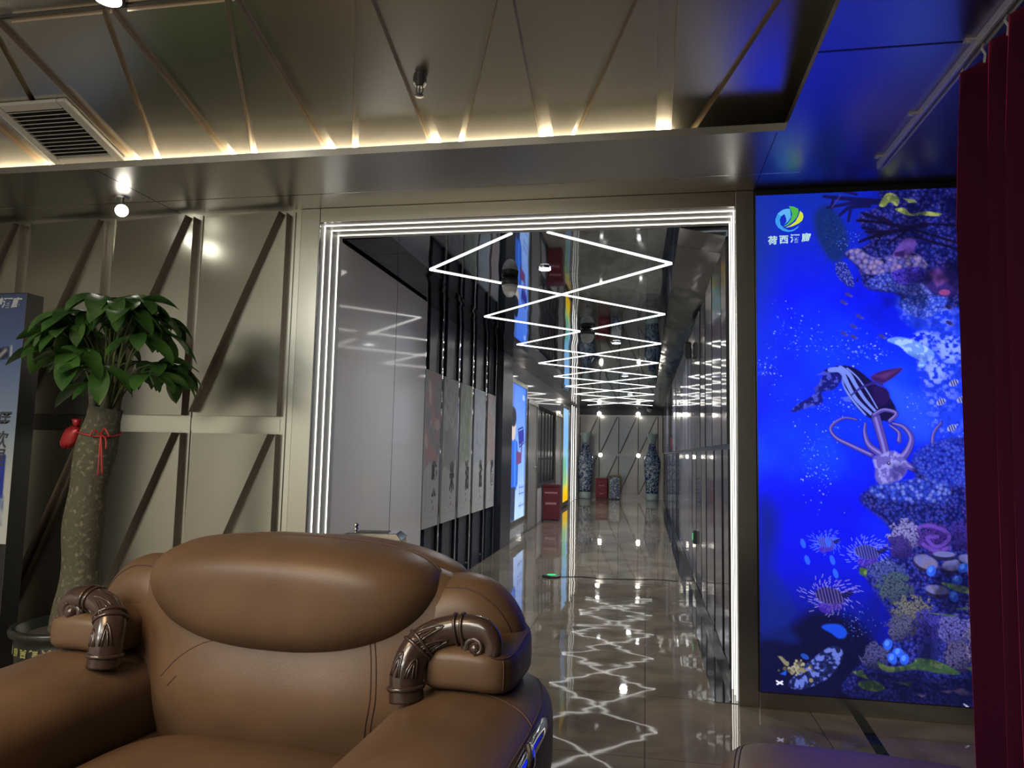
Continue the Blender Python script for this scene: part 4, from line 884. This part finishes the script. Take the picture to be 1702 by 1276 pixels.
for k in range(5):
    a = k * 2 * PI / 5 + .4; p0 = tr(1.38) + Vector((.045 * math.cos(a), .045 * math.sin(a), 0))
    st.tube([p0, p0 + Vector((.01 * math.cos(a), .01 * math.sin(a), .07)), p0 + Vector((.03 * math.cos(a), .03 * math.sin(a), .17))], [.026, .02, .012], 8)
st.build('branch_stub', 'bark', pt, smooth=True)
lf = MB(); pe = MB()
def leaflet(m, base, d, L, w, droop, tw):
    d = Vector(d).normalized(); side = d.cross(Vector((0, 0, 1)))
    side = side.normalized() if side.length > .01 else Vector((1, 0, 0))
    up = side.cross(d).normalized(); side = (side * math.cos(tw) + up * math.sin(tw)).normalized()
    n = 8; rows = []; pos = Vector(base); dirv = d.copy()
    for i in range(n + 1):
        t = i / n; wd = w * (math.sin(PI * min(t * .93 + .05, 1)) ** .8) * (.55 + .9 * t * (1.5 - t)) if i < n else .0015
        nrm = side.cross(dirv).normalized()
        rows.append((pos + side * wd + nrm * wd * .28, pos.copy(), pos - side * wd + nrm * wd * .28))
        dirv = (dirv + Vector((0, 0, -1)) * droop / n).normalized(); pos = pos + dirv * (L / n)
    vs = [p for r in rows for p in r]; fs = []
    for i in range(n):
        a = i * 3; fs += [(a, a + 1, a + 4, a + 3), (a + 1, a + 2, a + 5, a + 4)]
    m.add(vs, fs)
N = 38
for k in range(N):
    a = k * 2.399963 + random.uniform(-.2, .2); q = (k + .5) / N
    r = .05 + .25 * math.sqrt(q) + random.uniform(-.03, .03); zt_ = 1.975 - .02 * q - .34 * q * q + random.uniform(-.05, .04)
    if k % 5 == 4: zt_ -= .12
    if k % 4 == 3: zt_ -= .10
    base = tr(1.42) + Vector((.04 * math.cos(a), .04 * math.sin(a), 0)); tip = Vector((.13 + r * math.cos(a), r * .8 * math.sin(a), zt_))
    mid = base.lerp(tip, .5) + Vector((0, 0, .06)) - Vector((math.cos(a), math.sin(a), 0)) * .03
    pe.tube(smoothcurve([base, mid, tip], 5), .0042, 6)
    nl = random.choice((5, 6, 6))
    for j in range(nl):
        b = a + (j - (nl - 1) / 2) * (5.0 / nl); out = math.cos(b - a)
        L = random.uniform(.19, .27) * (.80 + .25 * max(out, -.3)); el = random.uniform(-.45, .12) + .1 * out
        leaflet(lf, tip, (math.cos(b), math.sin(b), el), L, L * random.uniform(.17, .21), random.uniform(.6, 1.7), random.uniform(-.5, .5))
lf.build('leaves', 'leaf', pt, smooth=True, fix=False); pe.build('leaf_stalk', 'stalk', pt, smooth=True)
rp = MB().tube([tr(1.285) + Vector((.1 * math.cos(a), .1 * math.sin(a), .01 * math.sin(2 * a))) for a in [i * 2 * PI / 24 for i in range(25)]], .004, 6)
bw = Vector((.185, -.085, 1.285))
for s_ in (((0, 0, 0), (.035, -.02, .03), (.06, -.015, -.01)), ((0, 0, 0), (.04, -.015, -.02), (.05, -.02, -.07)), ((0, 0, 0), (.012, -.015, -.08), (.01, -.012, -.2)), ((0, 0, 0), (.025, -.015, -.1), (.03, -.01, -.19)), ((0, 0, 0), (-.02, -.025, .02), (-.03, -.035, -.01))): rp.tube([bw + p for p in smoothcurve(s_, 4)], .004, 6)
rp.build('ribbon', 'ribbon', pt, smooth=True)
m = MB().sup((-.005, -.045, 1.27), (.045, .03, .055), 2.6, 10, lambda w, q: (w.x - .02 * (1 - q.z) * .5 + .012 * q.z, w.y, w.z + .006 * math.sin(w.x * 300)))
m.lathe([(.008, 1.32), (.018, 1.335), (.024, 1.36), (.012, 1.362)], 12, (.012, -.045, 0))
m.build('red_pouch', 'red_pouch', pt, smooth=True)

# ------------------------------------------------------------------ leather armchair in the foreground
def mirror(pts): return [(-x,) + tuple(r) for x, *r in pts]
def outline(half, n=6):   # half: points from top centre to bottom centre on the right side
    full = list(half) + [(-x, z) for x, z in reversed(half[1:-1])]
    return [(p.x, p.z) for p in smoothcurve(full, n, closed=True)]
def snap(tree, pts, off=.0012):
    out = []
    for p in pts:
        l, nrm, _, _ = tree.find_nearest(Vector(p)); 
        if nrm.dot(Vector(p) - l) < 0: nrm = -nrm
        out.append(l + nrm * off)
    return out
def bvh(mb): return BVHTree.FromPolygons([Vector(p) for p in mb.v], mb.f)
def front(tree, pts, off=.0005):
    out = []
    for p in pts:
        l, nn, _, _ = tree.ray_cast(Vector((p.x, -2, p.z)), Vector((0, 1, 0)))
        if l: out.append(l - Vector((0, off, 0)))
    return out
def seam(parent, tree, pts, name='seam', r=.0022, n=10, off=.0008, fr=False):
    p = front(tree, smoothcurve(pts, n), off) if fr else snap(tree, smoothcurve(pts, n), off); return MB().tube(p, r, 6).build(name, 'seam', parent, smooth=True)
def armchair(label, loc, rz):
    t = thing('armchair', label, 'armchair', loc, rz)
    # plinth and feet
    MB().box(-.62, .62, -.50, .36, .045, .22).build('base', 'leather', t, bevel=.03, seg=3, smooth=False)
    for x in (-.55, .55):
        for y in (-.44, .30): MB().lathe([(.03, 0), (.034, .01), (.045, .045)], 16, (x, y, 0)).build('foot', 'lacquer', t, smooth=True)
    # seat
    sc = MB().sup((0, -.24, .355), (.40, .36, .115), 4.2, 22, lambda w, q: (w.x, w.y, w.z + .018 * (1 - q.x * q.x) * (1 - q.y * q.y) * (1 if q.z > 0 else 0)))
    sc.build('seat_cushion', 'leather', t, smooth=True)
    # back shell with wings, lumbar roll and head pillow
    bo = outline([(0, .955), (.16, .952), (.32, .942), (.44, .91), (.51, .875), (.565, .83), (.60, .78), (.61, .73), (.60, .68), (.57, .60), (.52, .47), (.44, .36), (.30, .25), (0, .22)])
    bk = MB().pillow(bo, .22, .135, .17, 3.0, 2.2, 26, lambda x, z: -.065 * math.exp(-((z - .56) / .15) ** 2) * math.exp(-(x / .42) ** 4))
    lu = bk.build('backrest', 'leather', t, smooth=True); lt = bvh(bk)
    ho = outline([(0, .988), (.14, .985), (.27, .974), (.365, .953), (.425, .92), (.45, .88), (.45, .84), (.425, .79), (.36, .735), (.25, .692), (.12, .672), (0, .668)])
    hp = MB().pillow(ho, .20, .20, .12, 4.0, 2.0, 22)
    h = hp.build('head_pillow', 'leather', t, smooth=True); ht = bvh(hp)
    co = outline([(0, .982), (.16, .98), (.30, .965), (.40, .94), (.47, .905), (.485, .87), (.45, .84), (.30, .80), (0, .78)])
    cr = MB().pillow(co, .295, .10, .075, 4.0, 3.0, 12); cr.build('back_crest', 'leather', t, smooth=True)
    seam(h, ht, [(a, .20, b) for a, b in [(.45, .86), (.428, .92), (.365, .954), (.27, .975), (.14, .987), (0, .99), (-.14, .987), (-.27, .975), (-.365, .954), (-.428, .92), (-.45, .86)]], r=.0026)
    for dx in (0, .013):
        seam(lu, lt, [(.285 + dx, -.05, .745), (.298 + dx, -.05, .68), (.305 + dx, -.05, .60), (.295 + dx, -.05, .53), (.285 + dx, -.05, .46)], r=.0016, fr=True)
    for sgn in (1, -1):
        sx = lambda pts: [(sgn * x, y, z) for x, y, z in pts]
        # wing: a fat roll that curls over the carved scroll
        wp = smoothcurve(sx([(.39, .18, .60), (.40, .20, .69), (.425, .215, .755), (.475, .23, .795), (.53, .235, .795), (.575, .235, .755), (.588, .23, .715)]), 8)
        k = len(wp); wr = [.085 + .022 * math.sin(PI * i / (k - 1)) for i in range(k)]
        wm = MB().tube(wp, wr, 22); w_ = wm.build('wing', 'leather', t, smooth=True); wt = bvh(wm)
        seam(w_, wt, sx([(.46, .14, .90), (.54, .14, .90), (.62, .14, .86), (.67, .14, .80), (.69, .14, .73)]))
        # arm: broad padded top on a lower side panel
        def defo(w, q):
            f = (w.y + .12) / .5    # front -1 .. back 1
            z = w.z + (.035 * (1 - q.x * q.x) if q.z > 0 else 0) + .02 * max(f, -1) * (1 if q.z > 0 else 0) - .05 * max(-f - .55, 0) * (1 if q.z > 0 else 0)
            return (w.x + sgn * .02 * math.cos(q.y * 1.5), w.y, z)
        am = MB().sup((sgn * .555, -.13, .50), (.20, .50, .115), 4.0, 24, defo)
        a_ = am.build('arm', 'leather', t, smooth=True); at = bvh(am)
        seam(a_, at, sx([(.735, -.60, .60), (.748, -.4, .60), (.752, -.2, .605), (.75, .0, .61), (.74, .15, .62), (.70, .3, .63)]))
        seam(a_, at, sx([(.755, -.02, .61), (.72, .0, .63), (.66, .02, .645), (.60, .03, .65)]))
        MB().sup((sgn * .55, -.12, .25), (.205, .47, .20), 5.0, 20).build('side_panel', 'leather', t, smooth=True)
        # gilt scroll along the groove between arm and side panel
        gm = MB().tube(smoothcurve(sx([(.735, .14, .575), (.757, .03, .585), (.764, -.1, .592), (.768, -.25, .592), (.764, -.42, .585), (.745, -.52, .575)]), 8), .016, 10)
        gm.tube(smoothcurve(sx([(.768, -.14, .61), (.782, -.18, .60), (.782, -.22, .582), (.772, -.20, .572)]), 5), .010, 8).build('trim_scroll', 'chrome', t, smooth=True)
        # bolster under the scroll
        bm_ = MB().sup((sgn * .566, .150, .700), (.122, .165, .060), 4.0, 20, lambda w, q: (w.x, w.y, w.z + .012 * (1 - q.x * q.x) + .03 * max(q.y, 0) * (1 if q.z > 0 else 0)))
        b_ = bm_.build('arm_bolster', 'leather', t, smooth=True); bt2 = bvh(bm_)
        seam(b_, bt2, sx([(.58, .0, .752), (.62, .0, .75), (.655, .005, .746), (.682, .04, .746), (.688, .12, .754), (.69, .22, .77)]), r=.0018)
        seam(b_, bt2, sx([(.675, .01, .745), (.684, .0, .705), (.68, .0, .66)]), r=.0018)
        # carved scroll
        sp = [(.598 + (.040 - .033 * i / 15) * math.cos(math.radians(100 - 40 * i)), (.030 - .0022 * i), .764 + (.040 - .033 * i / 15) * math.sin(math.radians(100 - 40 * i))) for i in range(15)]
        cp = smoothcurve(sx([(.440, -.035, .640), (.437, -.031, .70), (.450, -.010, .75), (.482, .014, .780), (.535, .028, .799)] + sp), 7)
        k = len(cp); cr_ = [(.043 - .006 * i / 34 if i < 34 else .037 - .028 * min((i - 34) / 60, 1)) for i in range(k)]
        cm = MB().tube(cp, cr_, 20, flat=(1, .8)); c_ = cm.build('carved_scroll', 'lacquer', t, smooth=True); ct = bvh(cm)
        def ringat(i, r0, name='carved_band'):
            p = cp[i]; d = (cp[min(i + 1, k - 1)] - cp[i - 1]).normalized(); a = d.orthogonal().normalized(); b = d.cross(a); rr_ = cr_[i]
            ring = [p + (a * math.cos(2 * PI * j / 24) + b * math.sin(2 * PI * j / 24)) * rr_ * 1.1 for j in range(25)]
            MB().tube(snap(ct, ring, .001), r0, 6).build(name, 'lacquer', c_, smooth=True)
        for i, r0 in ((4, .006), (15, .005), (17, .005), (29, .005), (31, .005)): ringat(i, r0)
        MB().sup((sgn * .598, .008, .764), (.017, .018, .017), 2.0, 10).build('carved_boss', 'lacquer', c_, smooth=True)
        # raised leaf motif: nested arches on the front of the scroll
        rel = MB()
        for i0, i1 in ((7, 14), (18, 27)):
            for wd in (.024, .012):
                for off in (-.018, .018):
                    arch = []
                    for j in range(9):
                        q = j / 8; ii = i0 + (i1 - i0) * (math.sin(PI * q) * (.95 if wd > .02 else .7)); p = cp[int(ii)].lerp(cp[min(int(ii) + 1, k - 1)], ii - int(ii))
                        d = (cp[min(int(ii) + 1, k - 1)] - cp[int(ii) - 1]).normalized(); s_ = d.cross(Vector((0, -1, 0))).normalized()
                        arch.append(p + s_ * (off + (q - .5) * wd) + Vector((0, -.1, 0)))
                    pr = []
                    for p in arch:
                        l, nn, _, _ = ct.ray_cast(p, Vector((0, 1, 0)))
                        if l: pr.append(l)
                    if len(pr) > 3: rel.tube(pr, .0032, 6)
        rel.build('carved_relief', 'lacquer', c_, smooth=True)
    # a few creases at the left of the lumbar roll
    for pts in ([(-.33, -.1, .60), (-.27, -.1, .66), (-.20, -.1, .70), (-.13, -.1, .715)], [(-.30, -.1, .58), (-.27, -.1, .61)]): seam(lu, lt, pts, 'crease', .0016, 8, .0, True)
    return t
armchair('large tan leather armchair with carved dark scrolls in the foreground', (-1.002, 1.823, 0), math.radians(-4))

# rounded leather ottoman whose top shows at the bottom right
ot = thing('ottoman', 'low leather ottoman catching blue light at the bottom right edge', 'ottoman', (.52, 1.70, 0), math.radians(-6))
om = MB().sup((0, .06, .35), (.37, .44, .125), 6.0, 24, lambda w, q: (w.x, w.y, w.z + (.012 * (1 - q.x ** 2) if q.z > 0 else 0)))
o_ = om.build('seat_cushion', 'leather', ot, smooth=True); tt = bvh(om)
for xx in (-.335, -.322): seam(o_, tt, [(xx, -.32, .47), (xx - .005, -.1, .48), (xx - .003, .2, .48), (xx + .02, .46, .46)], r=.0018)
MB().box(-.33, .33, -.37, .37, .05, .22).build('base', 'leather', ot, bevel=.02)
for x in (-.28, .28):
    for y in (-.32, .32): MB().lathe([(.024, 0), (.028, .01), (.035, .05)], 14, (x, y, 0)).build('foot', 'lacquer', ot, smooth=True)

# tall side table behind the armchair with a gilt tissue box on it
st_ = thing('side_table', 'small dark side table standing hidden behind the tan armchair', 'table', (-1.02, 2.70, 0))
MB().lathe([(.02, .825), (.15, .83), (.155, .84), (.15, .85), (.02, .85)], 28).build('table_top', 'lacquer', st_, smooth=False)
MB().lathe([(.03, .02), (.025, .1), (.025, .83)], 16).build('column', 'lacquer', st_, smooth=True); MB().lathe([(.16, 0), (.16, .015), (.03, .03)], 24).build('base', 'lacquer', st_)
tb = thing('tissue_box', 'shiny gilt tissue box with glass lid peeking over the armchair back', 'box', (-1.02, 2.70, .85), math.radians(10))
MB().box(-.115, .115, -.075, .075, 0, .055).build('body', 'gold', tb, bevel=.008, seg=3)
tb2 = MB().prism([(-.12, -.08, .055), (.12, -.08, .055), (.12, .08, .055), (-.12, .08, .055)], [(-.095, -.055, .078), (.095, -.055, .078), (.095, .055, .078), (-.095, .055, .078)]).build('lid', 'chrome', tb, bevel=.003)
MB().box(-.06, .06, -.03, .03, .0785, .080).build('opening', 'black', tb)
MB().lathe([(.004, .078), (.010, .084), (.006, .092), (.011, .1), (.002, .108)], 10, (-.075, .03, 0)).build('knob', 'chrome', tb, smooth=True)
